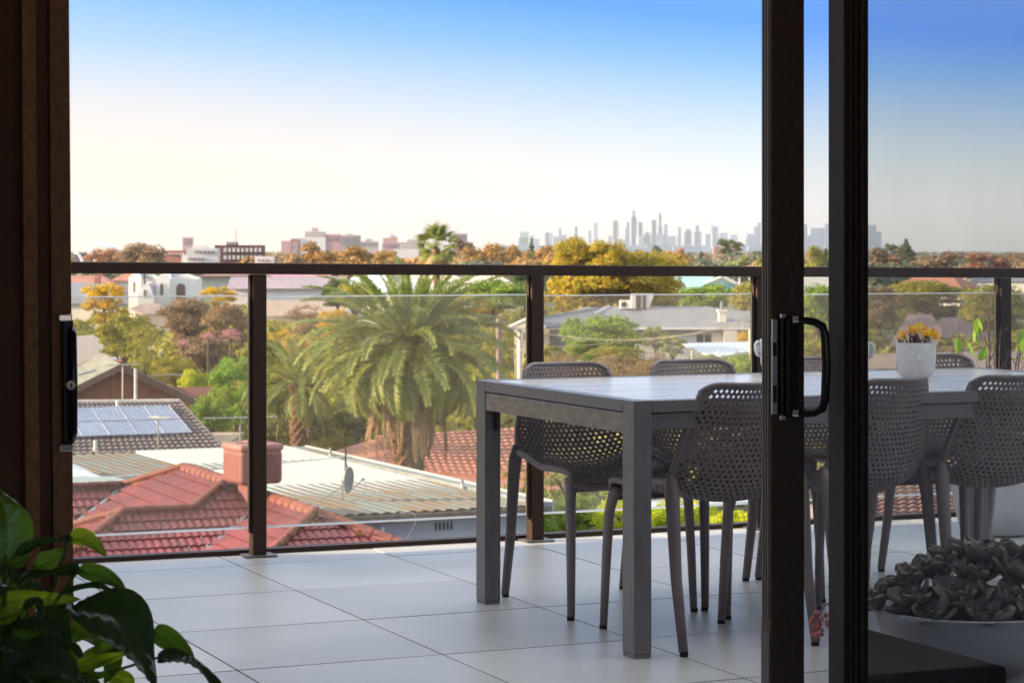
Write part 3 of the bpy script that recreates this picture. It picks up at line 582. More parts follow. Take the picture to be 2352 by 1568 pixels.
def plane_frame(facing):                                # facing 'S','W','N','E' in a,b frame: (across dir, down dir)
    return {'S': (Vector((1, 0)), Vector((0, -1))), 'W': (Vector((0, -1)), Vector((-1, 0))), 'N': (Vector((-1, 0)), Vector((0, 1))), 'E': (Vector((0, 1)), Vector((1, 0)))}[facing]
# --- the near house: red tiled hip roof
house = thing('red_roof_house', 'single storey house with a red glazed tile hip roof just below the terrace', 'house', (0, 0, 0), ALPHA)
aR = 12.02
BL = [dict(ax='b', c=aR, lo=40.28, hi=43.13, hh=4.30), dict(ax='b', c=aR + .6, lo=37.03, hi=39.68, hh=4.552),
      dict(ax='a', c=39.39, lo=9.87, hi=11.13, hh=4.675), dict(ax='a', c=44.07, lo=6.0, hi=11.08, hh=4.694)]
def drops(bk, a, b):
    """depth below eye of each plane of a hip block at a,b"""
    u, v = (b, a) if bk['ax'] == 'b' else (a, b)
    r = {}
    r['E' if bk['ax'] == 'b' else 'N'] = bk['hh'] + PT * (v - bk['c']); r['W' if bk['ax'] == 'b' else 'S'] = bk['hh'] + PT * (bk['c'] - v)
    r['N' if bk['ax'] == 'b' else 'E'] = bk['hh'] + PT * (u - bk['hi']); r['S' if bk['ax'] == 'b' else 'W'] = bk['hh'] + PT * (bk['lo'] - u)
    return r
def roof_at(a, b):
    best = None
    for k, bk in enumerate(BL):
        r = drops(bk, a, b); f = max(r, key=r.get); hh = r[f]
        if best is None or hh < best[0] - 1e-4: best = (hh, f, k)
    return best
tmr = tile_mesh('roof_tile', .30, .33).mesh('roof_tile', smooth=False, normals=False); tmr.materials.append(RED)
tiles = []
for f in 'SWNE':
    ac, dn = plane_frame(f); G = .31; TWD = .30
    slope = math.atan(PT); gp = G * math.cos(slope)
    for i in range(-60, 60):
        for j in range(-60, 60):
            c = Vector((11.5, 40.5)) + ac * (i * TWD) + dn * (j * gp)
            if not (5.8 < c.x < 18 and 34 < c.y < 47): continue
            hh, ff, k = roof_at(*(c - dn * (gp * .5)))
            if ff != f or hh > 6.35: continue
            # lower edge of tile sits at c
            z = H - (hh + PT * gp * .5)
            w_ = AB(c.x, c.y, z); px = PX0 + w_.x / w_.y * F; py = PY0 + (H - w_.z) / w_.y * F
            vis = (150 < px < 920 and 1070 < py < 1300 and f in 'SW')
            tiles.append((0 if vis else 1, (w_.y), c, z, ac, dn, slope))
tiles.sort(key=lambda t: (t[0], t[1]))
def tile_matrix(c, z, ac, dn, slope):
    X = Vector((ac.x, ac.y, 0)); Y = Vector((-dn.x * math.cos(slope), -dn.y * math.cos(slope), math.sin(slope))); Z = X.cross(Y)
    if Z.z < 0: X = -X; Z = X.cross(Y)
    m = Matrix((X, Y, Z)).transposed().to_4x4(); m.translation = Vector((c.x, c.y, z)); return m
for t in tiles[:300]:
    o = link('roof_tile', tmr, house); o.matrix_local = tile_matrix(*t[2:]) @ Matrix.Rotation(random.uniform(-.012, .012), 4, 'Z')
rest = MB(); tv = [v.co.copy() for v in tmr.vertices]; tf = [tuple(p.vertices) for p in tmr.polygons]
for t in tiles[300:]:
    mtx = tile_matrix(*t[2:]); rest.add([mtx @ v for v in tv], tf)
ro = rest.obj('roof_tiling', RED, house, normals=False); ro['kind'] = 'stuff'
# ridge and hip caps
capm = MB().tube([(0, -.01, 0), (0, .40, .012)], [.128, .098], 10, cap=True, sy=.62).mesh('ridge_cap', smooth=False); capm.materials.append(REDC)
LICH = M('mustard_lichen', (.42, .22, .02), .9, var=.3, vs_=20, bump=.5, bs=60, col2=(.25, .14, .05))
MORT = M('ridge_mortar', (.16, .09, .05), .9, var=.3, vs_=9, bump=.4, bs=60)
def V3(a, b, hh): return Vector((a, b, H - hh))
Ra, Rb, Rc = V3(aR, 43.13, 4.3), V3(aR, 40.28, 4.3), V3(aR + .6, 37.03, 4.552)
V0 = V3(aR + .6, 39.68, 4.552); S1 = V3(11.13, 39.39, 4.675); S2 = V3(9.87, 39.39, 4.675); T1 = V3(11.08, 44.07, 4.694); T2 = V3(6, 44.07, 4.694)
def down(p, da, db, s): return Vector((p.x + da * s, p.y + db * s, p.z - PT * s))
for (p, q, li) in [(Rb, Ra, 1), (S1, Rb, 0), (V0, Rb, 1), (Rc, V0, 1), (S2, S1, 0), (T1, Ra, 1), (T2, T1, 0), (down(S2, -1, -1, 1.6), S2, 0), (down(S2, -1, 1, 1.3), S2, 0),
                   (down(Rc, -1, -1, 1.5), Rc, 0), (down(Rc, 1, -1, 1.8), Rc, 1), (down(Ra, 1, 1, 1.4), Ra, 0)]:
    d = q - p; Lc = d.length; n = max(1, round(Lc / .36)); Y = d.normalized(); X = Y.cross(Vector((0, 0, 1))).normalized(); Z = X.cross(Y)
    for k in range(n):
        m4 = Matrix((X, Y, Z)).transposed().to_4x4(); m4.translation = p + d * (k / n) + Vector((0, 0, .045 + random.uniform(-.004, .004)))
        o = link('ridge_cap', capm, house); o.matrix_local = m4 @ Matrix.Diagonal((1, Lc / n / .36, 1, 1))
    MB().tube([p + Vector((0, 0, .012)), q + Vector((0, 0, .012))], .125, 10, sy=.45).obj('ridge_bedding', LICH if li else MORT, house)
TRAY = M('valley_zinc', (.32, .35, .42), .45, .6, var=.1)
for (p, da, db, s) in [(V0, -1, -1, 2.4), (T1, -1, -1, 1.9)]:
    q = down(p, da, db, s); X = Vector((da, -db, 0)).normalized() * .05
    up = Vector((0, 0, .05)); MB().poly([p - X + up, p + X + up, q + X + up, q - X + up], .01).obj('valley_tray', TRAY, house)
wl = MB().box(6.6, 17.5, 35.2, 46.5, GZ, H - 6.75).obj('wall', M('cream_brick', (.45, .36, .27), .8, vs_=2, bump=.3), house)
# evaporative cooler on the roof
cz = 41.3; cc = P(580, 1100, cz)
cooler = thing('rooftop_cooler', 'faded red evaporative cooler box standing on the red tiled roof', 'air conditioner', (cc.x, cc.y, 0), R(32))
def zh(py, z): return H - (py - PY0) * z / F
COOL = M('faded_red_plastic', (.24, .095, .09), .5, 0, .4, col2=(.19, .07, .068), vs_=3, bump=.1)
z0, z1 = zh(1108, cz), zh(1016, cz); wd = .42
MB().box(-wd, wd, -wd, wd, z0, z1 - .10).obj('body', COOL, cooler, bevel=.09, seg=4)
MB().box(-wd - .015, wd + .015, -wd - .015, wd + .015, z1 - .13, z1).obj('lid', M('cooler_lid', (.40, .20, .18), .45, col2=(.34, .15, .13), vs_=4), cooler, bevel=.055, seg=4)
MB().box(-.36, .36, -.04, .04, z1 + .0, z1 + .015).box(-.04, .04, -.36, .36, z1 + .0005, z1 + .0155).obj('lid_ribs', MATS['cooler_lid'], cooler, bevel=.01)
lv = MB().box(-.30, .30, 0, .008, -.006, .006).mesh('louvre'); lv.materials.append(M('louvre_red', (.19, .06, .05), .5))
for k in range(11):
    for rz_ in (0, 90, 180, 270):
        c_ = Matrix.Rotation(R(rz_), 3, 'Z') @ Vector((0, -wd - .008, 0)); link('louvre', lv, cooler, None, (c_.x, c_.y, z0 + .10 + k * .043), (0, 0, R(rz_)))
MB().box(-.20, .20, -.20, .20, z0 - .62, z0 + .01).obj('duct', COOL, cooler, bevel=.01)

# --- corrugated roof shed
def corrugated(name, m, parent, a0, a1, b0, b1, zf, pitch=.26, h_=.038, poly=None):
    """sheet with ribs running along b; zf(a,b) gives height"""
    mb = MB(); n = max(2, int((a1 - a0) / pitch)) ; xs = []
    for i in range(n):
        x = a0 + (a1 - a0) * i / n; st = (a1 - a0) / n
        xs += [(x, 0), (x + st * .32, h_), (x + st * .5, h_ * 1.05), (x + st * .68, h_)]
    xs.append((a1, 0))
    for (x, dz) in xs:
        for b_ in (b0(x) if callable(b0) else b0, b1(x) if callable(b1) else b1): mb.v.append((x, b_, zf(x, b_) + dz))
    for i in range(len(xs) - 1): mb.f.append((i * 2, i * 2 + 2, i * 2 + 3, i * 2 + 1))
    o = mb.obj(name, m, parent, normals=False); return o
METAL = M('rusty_corrugated_iron', (.17, .23, .25), .8, .0, .15, col2=(.20, .145, .095), vs_=.8, bump=.15, bs=30, stretch=(5, .6, 1), detail=9)
shed = thing('corrugated_roof_building', 'long low building under a pale rust streaked corrugated iron roof', 'building', (0, 0, 0), ALPHA)
zs = lambda a, b: H - 5.30 - .012 * (b - 42.6)
corrugated('roof_sheet', METAL, shed, 12.2, 19.45, lambda a: 42.66 if a > 14.9 else 46.5, lambda a: 52.2 + (a - 12.97) * .4505, zs)
corrugated('roof_sheet', METAL, shed, 5.5, 19.85, lambda a: 52.2 + (a - 12.97) * .4505 + .02 if a > 12.9 else 52.2 + (12.97 - a) * .9, 59.5, lambda a, b: zs(a, b) + .07)
WF = M('white_flashing', (.48, .50, .50), .5, .1, var=.06)
def strip(a0, b0, a1, b1, wd_, z0_, z1_, m, parent, name='flashing'):
    d = Vector((a1 - a0, b1 - b0)).normalized(); n_ = Vector((-d.y, d.x)) * wd_ / 2
    za, zb = zs(a0, b0), zs(a1, b1)
    return MB().add([(a0 - n_.x, b0 - n_.y, za + z0_), (a1 - n_.x, b1 - n_.y, zb + z0_), (a1 + n_.x, b1 + n_.y, zb + z0_), (a0 + n_.x, b0 + n_.y, za + z0_),
                     (a0 - n_.x, b0 - n_.y, za + z1_), (a1 - n_.x, b1 - n_.y, zb + z1_), (a1 + n_.x, b1 + n_.y, zb + z1_), (a0 + n_.x, b0 + n_.y, za + z1_)],
                    [(0, 3, 2, 1), (4, 5, 6, 7), (0, 1, 5, 4), (1, 2, 6, 5), (2, 3, 7, 6), (3, 0, 4, 7)]).obj(name, m, parent)
strip(12.97, 52.2, 19.85, 55.3, .09, .0, .12, WF, shed)
strip(5.5, 58.9, 12.97, 52.2, .14, .0, .12, WF, shed)
strip(19.55, 42.6, 19.85, 59.5, .32, -.01, .085, M('barge_grey', (.30, .34, .36), .5, .3, var=.1, vs_=2), shed, 'barge_board')
strip(19.74, 42.6, 20.04, 59.5, .04, -.1, .12, WF, shed, 'barge_cap')
strip(14.85, 42.6, 14.85, 47, .08, -.02, .06, WF, shed)
strip(14.86, 42.56, 19.6, 42.56, .13, -.13, -.02, M('gutter_brown', (.10, .085, .075), .5, .2), shed, 'gutter')
WB = M('white_weatherboard', (.60, .64, .62), .6, var=.06, vs_=2)
MB().box(15.2, 19.35, 43.1, 59.2, GZ, H - 5.34).obj('wall', WB, shed)
wbm = MB().add([(0, 0, 0), (4.15, 0, 0), (4.15, .015, .19), (0, .015, .19)], [(0, 1, 2, 3)]).mesh('weatherboard', normals=False); wbm.materials.append(WB)
for k in range(16): link('weatherboard', wbm, shed, None, (15.2, 43.08, H - 5.75 - .19 * k), (0, 0, 0))
vt = MB().box(0, .03, 0, .012, 0, .16).mesh('vent_slot'); vt.materials.append(M('vent_dark', (.12, .12, .11), .8))
for k in range(5): link('vent_slot', vt, shed, None, (17.3 + k * .085, 43.055, H - 5.74))
MB().tube([(15.3, 42.62, H - 5.42), (16.2, 42.62, H - 5.42)], .045, 8).obj('downpipe', MATS['gutter_brown'], shed)
MB().tube([(15.95, 42.6, H - 5.55), (15.95, 42.6, H - 5.70)], .06, 8).obj('pipe_elbow', WF, shed)
MB().tube([Vector((16.3 + .35 * math.sin(t * 2.2), 42.5, H - 5.28 - .32 * (t ** 2) + .05 * math.sin(t * 3))) for t in np.linspace(0, 1.25, 10)], .012, 6).obj('white_cable', WF, shed)
# antenna mast and vent pipes on the shed roof
def shed_loc(px, py): # intersect pixel with shed roof
    z = F * 5.4 / (py - PY0); v = P(px, py, z); a_, b_ = toab(v); return AB(a_, b_, zs(a_, b_) + .02), z
STEEL = M('galvanised_steel', (.30, .33, .37), .4, .7, var=.1)
pl, zz = shed_loc(804, 1160)
dish_s = .74; dish = thing('satellite_dish', 'small grey satellite dish on a tripod mount on the corrugated roof', 'satellite dish', pl, 0)
bm_ = MB(); n_ = 20
for j, rr in enumerate((0, .12, .22, .30, .345)):
    for i in range(n_): bm_.v.append((rr * math.cos(2 * math.pi * i / n_), rr * 1.12 * math.sin(2 * math.pi * i / n_), .55 * rr * rr))
for j in range(4):
    for i in range(n_): bm_.f.append((j * n_ + i, j * n_ + (i + 1) % n_, (j + 1) * n_ + (i + 1) % n_, (j + 1) * n_ + i))
dish.scale = (dish_s,) * 3
do = bm_.obj('reflector', M('dish_grey', (.22, .24, .28), .5, .2, var=.1), dish, smooth=True, loc=(-.10, 0, .62), rot=(R(96), R(-25), R(68)))
sl = do.modifiers.new('s', 'SOLIDIFY'); sl.thickness = .012
MB().tube([(-.22, .05, 0), (-.22, .05, .60)], .018, 6).tube([(-.95, -.2, -.06), (-.22, .05, .42)], .014, 6).tube([(-.22, .05, .5), (-.08, 0, .55)], .02, 6).obj('mount', STEEL, dish)
MB().tube([(-.05, 0, .26), (.22, -.08, .48), (.36, -.12, .62)], .013, 6).obj('feed_arm', STEEL, dish)
MB().tube([(.34, -.12, .62), (.42, -.14, .66)], .03, 8).obj('receiver', MATS['dish_grey'], dish)
MB().tube([(.4, -.14, .6), (.46, -.14, .4), (.38, -.14, .15), (.1, -.1, .02)], .007, 5).obj('cable', STEEL, dish)
pl, zz = shed_loc(797, 1145)
am = thing('antenna_mast', 'thin grey mast with a black whip aerial beside the satellite dish', 'antenna', pl, 0)
zt_ = zh(1040, pl.y) - pl.z
MB().tube([(0, 0, 0), (0, 0, zt_ * .72)], .014, 6).obj('mast', STEEL, am)
MB().tube([(-.03, 0, zt_ * .66), (-.03, 0, zt_ * 1.12)], .02, 6).obj('whip', M('aerial_black', (.03, .03, .035), .5), am)
MB().box(-.06, .04, -.04, .04, zt_ * .58, zt_ * .68).obj('clamp', WF, am)
for px_, py_, hpx, lab in [(759, 1049, 25, 'short grey vent pipe near the top edge of the corrugated roof'), (1062, 1130, 22, 'short vent pipe at the right edge of the corrugated roof')]:
    pl, zz = shed_loc(px_, py_); hv_ = hpx * zz / F
    vp = thing('vent_pipe', lab, 'vent pipe', pl, 0, 'vent pipes on the corrugated roof')
    MB().tube([(0, 0, 0), (0, 0, hv_)], .035, 8).obj('pipe', STEEL, vp); MB().lathe([(.09, 0), (.06, .03), (.04, .12)], 10).obj('flashing_boot', WF, vp)
# pale green lean-to roof at the far left, in front of the shed
lt = thing('lean_to_roof', 'pale green metal lean-to roof between the red tiles and the corrugated iron', 'roof', (0, 0, 0), ALPHA)
q1 = [toab(P(px, py, z)) + (zh(py, z),) for px, py, z in [(120, 1097, 49), (262, 1094, 49.6), (345, 1114, 47.2), (120, 1121, 46.4)]]
MB().poly([Vector(q) for q in q1], .05).obj('sheet', M('pale_green_metal', (.36, .46, .42), .5, .2, var=.08, vs_=1, stretch=(1, 8, 1)), lt)
q1 = [toab(P(px, py, z)) + (zh(py, z),) for px, py, z in [(120, 1060, 54), (172, 1066, 54), (232, 1094, 51.5), (120, 1094, 51.5)]]
MB().poly([Vector(q) for q in q1], .05).obj('skylight', M('pale_sheet', (.6, .66, .72), .4), lt)
MB().box(8.5, 13.2, 47.6, 52, GZ, H - 5.65).obj('wall', MATS['cream_brick'], lt)

# ------------------------------------------------------------------ generic house with hip roof given by pixels
def free_poly(name, pts, m, parent, th=.08, label=None):
    o = MB().poly([P(*p) for p in pts], th).obj(name, m, parent); 
    if label: o['label'] = label
    return o
def quad_tiles(name, quad, m, parent, nu, nv, mesh=None, stuff=False, rolls=1, h_=.03, trim=None, limit=300):
    """cover a quad (top-left, top-right, bottom-right, bottom-left in world) with nu x nv tiles; the first `limit` as parts"""
    TLq, TRq, BRq, BLq = [Vector(q) for q in quad]; nrm = (TRq - TLq).cross(BLq - TLq).normalized()
    if nrm.z < 0: nrm = -nrm
    cells = []
    for j in range(nv):
        for i in range(nu):
            u0, u1, v0, v1 = i / nu, (i + 1) / nu, j / nv, (j + 1) / nv
            if trim and not trim((u0 + u1) / 2, (v0 + v1) / 2): continue
            q = lambda u, v: (TLq * (1 - u) + TRq * u) * (1 - v) + (BLq * (1 - u) + BRq * u) * v
            cells.append((q(u0, v0), q(u1, v0), q(u1, v1), q(u0, v1)))
    rest_ = MB(); k = 0
    for c in reversed(cells):
        mb = MB() if k < limit else rest_
        n = 4 * rolls; v_ = []
        for jj, (s_, dz) in enumerate([(1., -.0), (1., h_ * 1.1), (-.08, .0)]):
            for i in range(n + 1):
                f = i / n; p_ = (c[0] * (1 - f) + c[1] * f) * (1 - s_) + (c[3] * (1 - f) + c[2] * f) * s_
                v_.append(p_ + nrm * (dz + (abs(math.sin(math.pi * rolls * f)) * h_ if jj else 0)))
        fs = [(jj * (n + 1) + i, jj * (n + 1) + i + 1, (jj + 1) * (n + 1) + i + 1, (jj + 1) * (n + 1) + i) for jj in range(2) for i in range(n)]
        mb.add(v_, fs)
        if k < limit: mb.obj(name, m, parent, normals=False)
        k += 1
    if rest_.v:
        o = rest_.obj(name + '_field', m, parent, normals=False); o['kind'] = 'stuff'
# --- grey tiled house with solar panels
GT = M('weathered_grey_tile', (.20, .17, .17), .75, 0, .3, col2=(.13, .115, .12), vs_=3, bump=.2)
zr, zb_ = 80., 73.5
sh = thing('solar_panel_house', 'house with a weathered grey tile roof carrying two rows of solar panels', 'house', (0, 0, 0), 0)
rq = [P(130, 926, zr), P(410, 923, zr + 1.2), P(515, 1037, zb_ + 1.6), P(130, 1049, zb_)]
free_poly('roof', [(120, 925.5, zr), (410, 923, zr + 1.2), (515, 1037, zb_ + 1.6), (120, 1049, zb_)], GT, sh, .12)
quad_tiles('roof_tile', [q + Vector((0, 0, .01)) for q in rq], GT, sh, 26, 15, limit=300, rolls=1, h_=.05)
MB().tube([P(120, 925, zr), P(412, 922, zr + 1.2)], .13, 8, sy=.6).obj('ridge_cap', M('pale_ridge', (.55, .52, .48), .7, var=.1, vs_=3), sh)
MB().tube([P(410, 923, zr + 1.2), P(515, 1038, zb_ + 1.6)], .12, 8, sy=.6).obj('hip_cap', GT, sh)
v_ = [P(100, 1049, zb_), P(505, 1040, zb_ + 1.5), P(560, 960, 82), P(100, 960, 82)]
MB().add([(p.x, p.y, H - 6.6) for p in v_] + [(p.x, p.y, GZ) for p in v_], [(0, 1, 2, 3), (0, 4, 5, 1), (1, 5, 6, 2), (2, 6, 7, 3), (3, 7, 4, 0)]).obj('wall', MATS['cream_brick'], sh)
PV = M('solar_cell_blue', (.22, .27, .42), .16, .1, .8, var=.05, vs_=1.); PVF = M('panel_frame', (.6, .62, .66), .35, .6)
nrm = (rq[1] - rq[0]).cross(rq[3] - rq[0]).normalized(); nrm = nrm if nrm.z > 0 else -nrm
def roofpt(px, py):
    d = P(px, py, 1) - Vector((0, 0, H)); o_ = Vector((0, 0, H)); t = (rq[0] - o_).dot(nrm) / d.dot(nrm); return o_ + d * t
cols_t = [98, 208, 259, 334.5, 385]; 
pl_top = [(148, 946.5), (209, 945), (272, 943.2), (330, 941.8), (387, 941)]; pl_bot = [(189.5, 1012), (253, 1009.8), (315, 1008), (377.5, 1006), (440, 1003)]
def lerp(p, q, t): return (p[0] + (q[0] - p[0]) * t, p[1] + (q[1] - p[1]) * t)
pvt = thing('solar_array', 'bluish solar panels in two rows on the weathered grey tile roof', 'solar panels', (0, 0, 0), 0)
for k in range(-1, 4):
    for r_ in (0, 1):
        if k >= 0: tA, tB, bB, bA = pl_top[k], pl_top[k + 1], pl_bot[k + 1], pl_bot[k]
        else: tA, tB, bB, bA = (87, 948), pl_top[0], pl_bot[0], (127, 1014)
        u0, u1 = (.0, .49) if r_ == 0 else (.505, 1.)
        c = [lerp(tA, bA, u0), lerp(tB, bB, u0), lerp(tB, bB, u1), lerp(tA, bA, u1)]
        cx = sum(q[0] for q in c) / 4; cy = sum(q[1] for q in c) / 4
        c = [lerp(q, (cx, cy), .015) for q in c]; w3 = [roofpt(*q) + nrm * .16 for q in c]
        pn = MB().poly(w3, .035, tuple(-nrm)).obj('solar_panel', PV, pvt)
        fr = MB()
        for i in range(4): fr.tube([w3[i] + nrm * .004, w3[(i + 1) % 4] + nrm * .004], .018, 4)
        for f in (1 / 6, 2 / 6, 3 / 6, 4 / 6, 5 / 6): fr.tube([w3[0].lerp(w3[1], f) + nrm * .002, w3[3].lerp(w3[2], f) + nrm * .002], .006, 3)
        fr.obj('panel_frame', PVF, pn)
def pipe_on(px, pt_, pb, z, lab, wpx=9, m=None):
    v = P(px, pb, z); t = thing('flue_pipe', lab, 'pipe', v, 0, 'white flue pipes on the grey roof')
    r_ = wpx * z / F / 2; hgt = (pb - pt_) * z / F
    MB().tube([(0, 0, -.1), (0, 0, hgt)], r_, 10).obj('pipe', m or M('white_pvc', (.7, .7, .68), .5), t); MB().lathe([(r_ * 3.2, 0), (r_ * 1.6, .04), (r_ * 1.1, .14)], 12, c=(0, 0, -.02)).obj('flashing_boot', MATS['white_flashing'], t)
pipe_on(270, 919, 943, 79.6, 'white flue pipe above the solar panels on the grey roof'); pipe_on(219, 1011, 1036, 74.3, 'white flue pipe below the solar panels on the grey roof')
pipe_on(311.5, 846, 929, 84, 'tall white flue pipe in front of the brick gable', 7)
ALUW = M('aerial_aluminium', (.42, .42, .44), .4, .7)
def antenna(px, ptop, pbot, z, wpx, lab, n=9, tilt=0.):
    v = P(px, pbot, z); t = thing('tv_antenna', lab, 'antenna', v, R(tilt)); s_ = z / F; hgt = (pbot - ptop) * s_
    MB().tube([(0, 0, 0), (0, 0, hgt)], .024, 6).obj('mast', ALUW, t)
    bmx = MB().tube([(-wpx * s_ / 2, 0, hgt), (wpx * s_ / 2, 0, hgt + .04)], .018, 5).obj('boom', ALUW, t)
    el = MB()
    for k in range(n):
        x = -wpx * s_ / 2 + wpx * s_ * k / (n - 1); l_ = .28 + .30 * abs(k / (n - 1) - .3); el.tube([(x, -l_, hgt + .02), (x, l_, hgt + .02)], .012, 4)
    el.obj('elements', ALUW, t)
antenna(282, 838, 928, 83, 75, 'tall television antenna in front of the brick gable', 9, 20)
antenna(378, 862, 905, 96, 90, 'television antenna to the right of the brick gable', 11, 15)
antenna(363, 959, 1034, 72.8, 26, 'thin antenna standing in front of the solar panels', 5, 40)
antenna(552, 960, 1035, 66, 165, 'very wide television antenna above the cooler, left of the first post', 15, 8)

# --- brick gable house
bh = thing('brick_gable_house', 'red brick gabled house with dark barge boards behind the solar panels', 'house', (0, 0, 0), 0)
zg = 92.; BR = M('red_brick', (.34, .12, .07), .85, 0, .3, col2=(.22, .09, .06), vs_=5, bump=.3, bs=30)
MB().poly([P(150, 929, zg), P(445, 929, zg), P(445, 913, zg), P(282, 843, zg), P(150, 905, zg)], .25, (0, 1, 0)).obj('gable_mortar', M('mortar', (.30, .22, .17), .9), bh)
MB().box(P(150, 929, zg).x, P(440, 929, zg).x, zg, zg + 11, GZ, zh(926, zg)).obj('wall', BR, bh)
bw, bhh = .235, .082; bmsh = MB().box(0, bw - .012, -.02, .05, 0, bhh - .012).mesh('brick'); bmsh.materials.append(BR)
zbot = zh(929, zg); cells = []; j = 0
while True:
    zz = zbot + j * bhh; py = PY0 + (H - zz - bhh) * F / zg
    if py < 845: break
    xl = P(150, 0, zg).x if py > 905 else P(282 - (py - 845) * 2.2, 0, zg).x; xr = P(282 + (py - 845) * 2.25, 0, zg).x
    x = P(170, 0, zg).x + (bw / 2 if j % 2 else 0); 
    while x < xr - bw:
        if x > xl: cells.append((x, zz))
        x += bw
    j += 1
cells.sort(key=lambda c: -c[1]); rb = MB()
for k, (x, zz) in enumerate(cells):
    if k < 300: link('brick', bmsh, bh, None, (x, zg - .001 + random.uniform(-.006, .004), zz))
    else: rb.box(x, x + bw - .012, zg - .021, zg + .05, zz, zz + bhh - .012)
if rb.v: o = rb.obj('brickwork', BR, bh); o['kind'] = 'stuff'
BRG = M('dark_barge', (.10, .07, .06), .7)
for (p, q) in [((282, 843), (150, 908)), ((282, 843), (478, 938))]:
    a_, b_ = P(p[0], p[1], zg), P(q[0], q[1], zg); MB().add([a_ + Vector((0, -.35, .16)), b_ + Vector((0, -.35, .16)), b_ + Vector((0, -.35, -.12)), a_ + Vector((0, -.35, -.12)), a_ + Vector((0, .05, .16)), b_ + Vector((0, .05, .16)), b_ + Vector((0, .05, -.12)), a_ + Vector((0, .05, -.12))],
        [(0, 1, 2, 3), (4, 7, 6, 5), (0, 4, 5, 1), (1, 5, 6, 2), (2, 6, 7, 3), (3, 7, 4, 0)]).obj('barge_board', BRG, bh)
GT2 = M('lichen_grey_tile', (.30, .33, .29), .8, 0, .3, col2=(.22, .22, .20), vs_=2, bump=.2); ORT = M('orange_brown_tile', (.30, .13, .075), .8, 0, .3, col2=(.2, .10, .07), vs_=2, bump=.2)
a1, a2 = P(282, 841, zg), P(150, 905, zg); back = Vector((-2.6, 10, .0))
quad_tiles('roof_tile', [a1 + back, a1, a2, a2 + back], GT2, bh, 16, 12, limit=120, h_=.05)
MB().poly([a1 + back, a1, a2, a2 + back], .1).obj('roof_batten', GT2, bh)
a3 = P(478, 936, zg); MB().poly([a1, a1 + back, a3 + back, a3], .12).obj('roof_slope', ORT, bh)
quad_tiles('ridge_cap', [a1 + Vector((0, 0, .18)), a1 + Vector((.35, 0, .05)), a3 + Vector((.35, 0, .05)), a3 + Vector((0, 0, .18))], ORT, bh, 1, 26, h_=.06, limit=40)
MB().tube([P(172, 850, 104), P(219, 829, 104), P(282, 838, 96)], .2, 8, sy=.7).obj('rear_ridge', ORT, bh)
MB().poly([P(219, 830, 104), P(150, 862, 100), P(150, 885, 97), P(282, 842, 95)], .1).obj('rear_roof', ORT, bh)
MB().tube([P(180, 860, 95), P(218, 850, 95), P(250, 862, 95)], .06, 6).obj('gutter', M('grey_gutter', (.3, .33, .38), .5, .3), bh)

# --- simple hipped roofs given by pixel corners
def roof_house(label, faces, zref, wallm, wall=None, extra=None, cat='house', name='house'):
    """faces: (name, material, [(px,py,z)...]); wall: (px0, px1, ytop, z, depth, material)"""
    t = thing(name, label, cat, (0, 0, 0), 0)
    for i, (nm, m, pts) in enumerate(faces): free_poly(nm, pts, m, t, .12)
    if wall:
        for (x0, x1, yt, z, dp) in wall:
            p, q = P(x0, yt, z), P(x1, yt, z); MB().box(p.x, q.x, z, z + dp, GZ, p.z).obj('wall', wallm, t)
    return t
ORR = M('terracotta_roof', (.42, .19, .13), .7, 0, .3, col2=(.34, .14, .10), vs_=1.2, bump=.2)
t = roof_house('salmon terracotta tiled roof behind the big palm trunk', [('roof_slope', ORR, [(770, 1034, 84), (868, 1006, 86), (1215, 985, 92), (1300, 1120, 76), (1150, 1135, 74), (900, 1085, 78)])], 84, MATS['cream_brick'], [(800, 1260, 1130, 80, 8)])
quad_tiles('roof_tile', [P(868, 1006, 86) + Vector((0, -.05, .06)), P(1215, 985, 92) + Vector((0, -.05, .06)), P(1290, 1112, 77) + Vector((0, -.05, .06)), P(900, 1085, 78.5) + Vector((0, -.05, .06))], ORR, t, 22, 13, h_=.05, limit=286)
SLT = M('grey_slate_roof', (.23, .25, .29), .7, 0, .35, col2=(.18, .20, .235), vs_=1.5, bump=.2, stretch=(1, 1, 6))
CRW = M('cream_render', (.80, .74, .63), .75, var=.05, vs_=.6); WTR = M('white_trim', (.74, .72, .68), .6, var=.03)
DW = M('dark_window', (.06, .065, .075), .15, 0, .7, var=.1)
def window(t, x0, x1, y0, y1, z, frame=True, bars=1, m=None, arch=False):
    """window opening in a wall facing the camera; the pane sits proud of the wall, framed"""
    p, q = P(x0, y0, z), P(x1, y1, z); f = MB(); e = max(.05, (q.x - p.x) * .07)
    if arch:
        n = 10; cx = (p.x + q.x) / 2; hw = (q.x - p.x) / 2; pts = [Vector((p.x, z - .06, q.z)), Vector((q.x, z - .06, q.z))]
        for i in range(n + 1):
            a_ = math.pi * i / n; pts.append(Vector((cx + hw * math.cos(a_), z - .06, p.z - hw * (1.0 if arch == 1 else 1.6) + hw * (1.0 if arch == 1 else 1.6) * math.sin(a_) ** (1 if arch == 1 else 1.3))))
        return MB().poly(pts, .05, (0, 1, 0)).obj('window', m or DW, t)
    f.box(p.x - e, q.x + e, z - .07, z - .005, p.z, p.z + e).box(p.x - e, q.x + e, z - .07, z - .005, q.z - e, q.z).box(p.x - e, p.x, z - .07, z - .005, q.z + .001, p.z - .001).box(q.x, q.x + e, z - .07, z - .005, q.z + .001, p.z - .001)
    for b in range(bars): xx = p.x + (q.x - p.x) * (b + 1) / (bars + 1); f.box(xx - e / 2, xx + e / 2, z - .068, z - .006, q.z, p.z - .002)
    fo = f.obj('window', WTR, t); MB().box(p.x, q.x, z - .045, z - .02, q.z, p.z).obj('pane', m or DW, fo); return fo
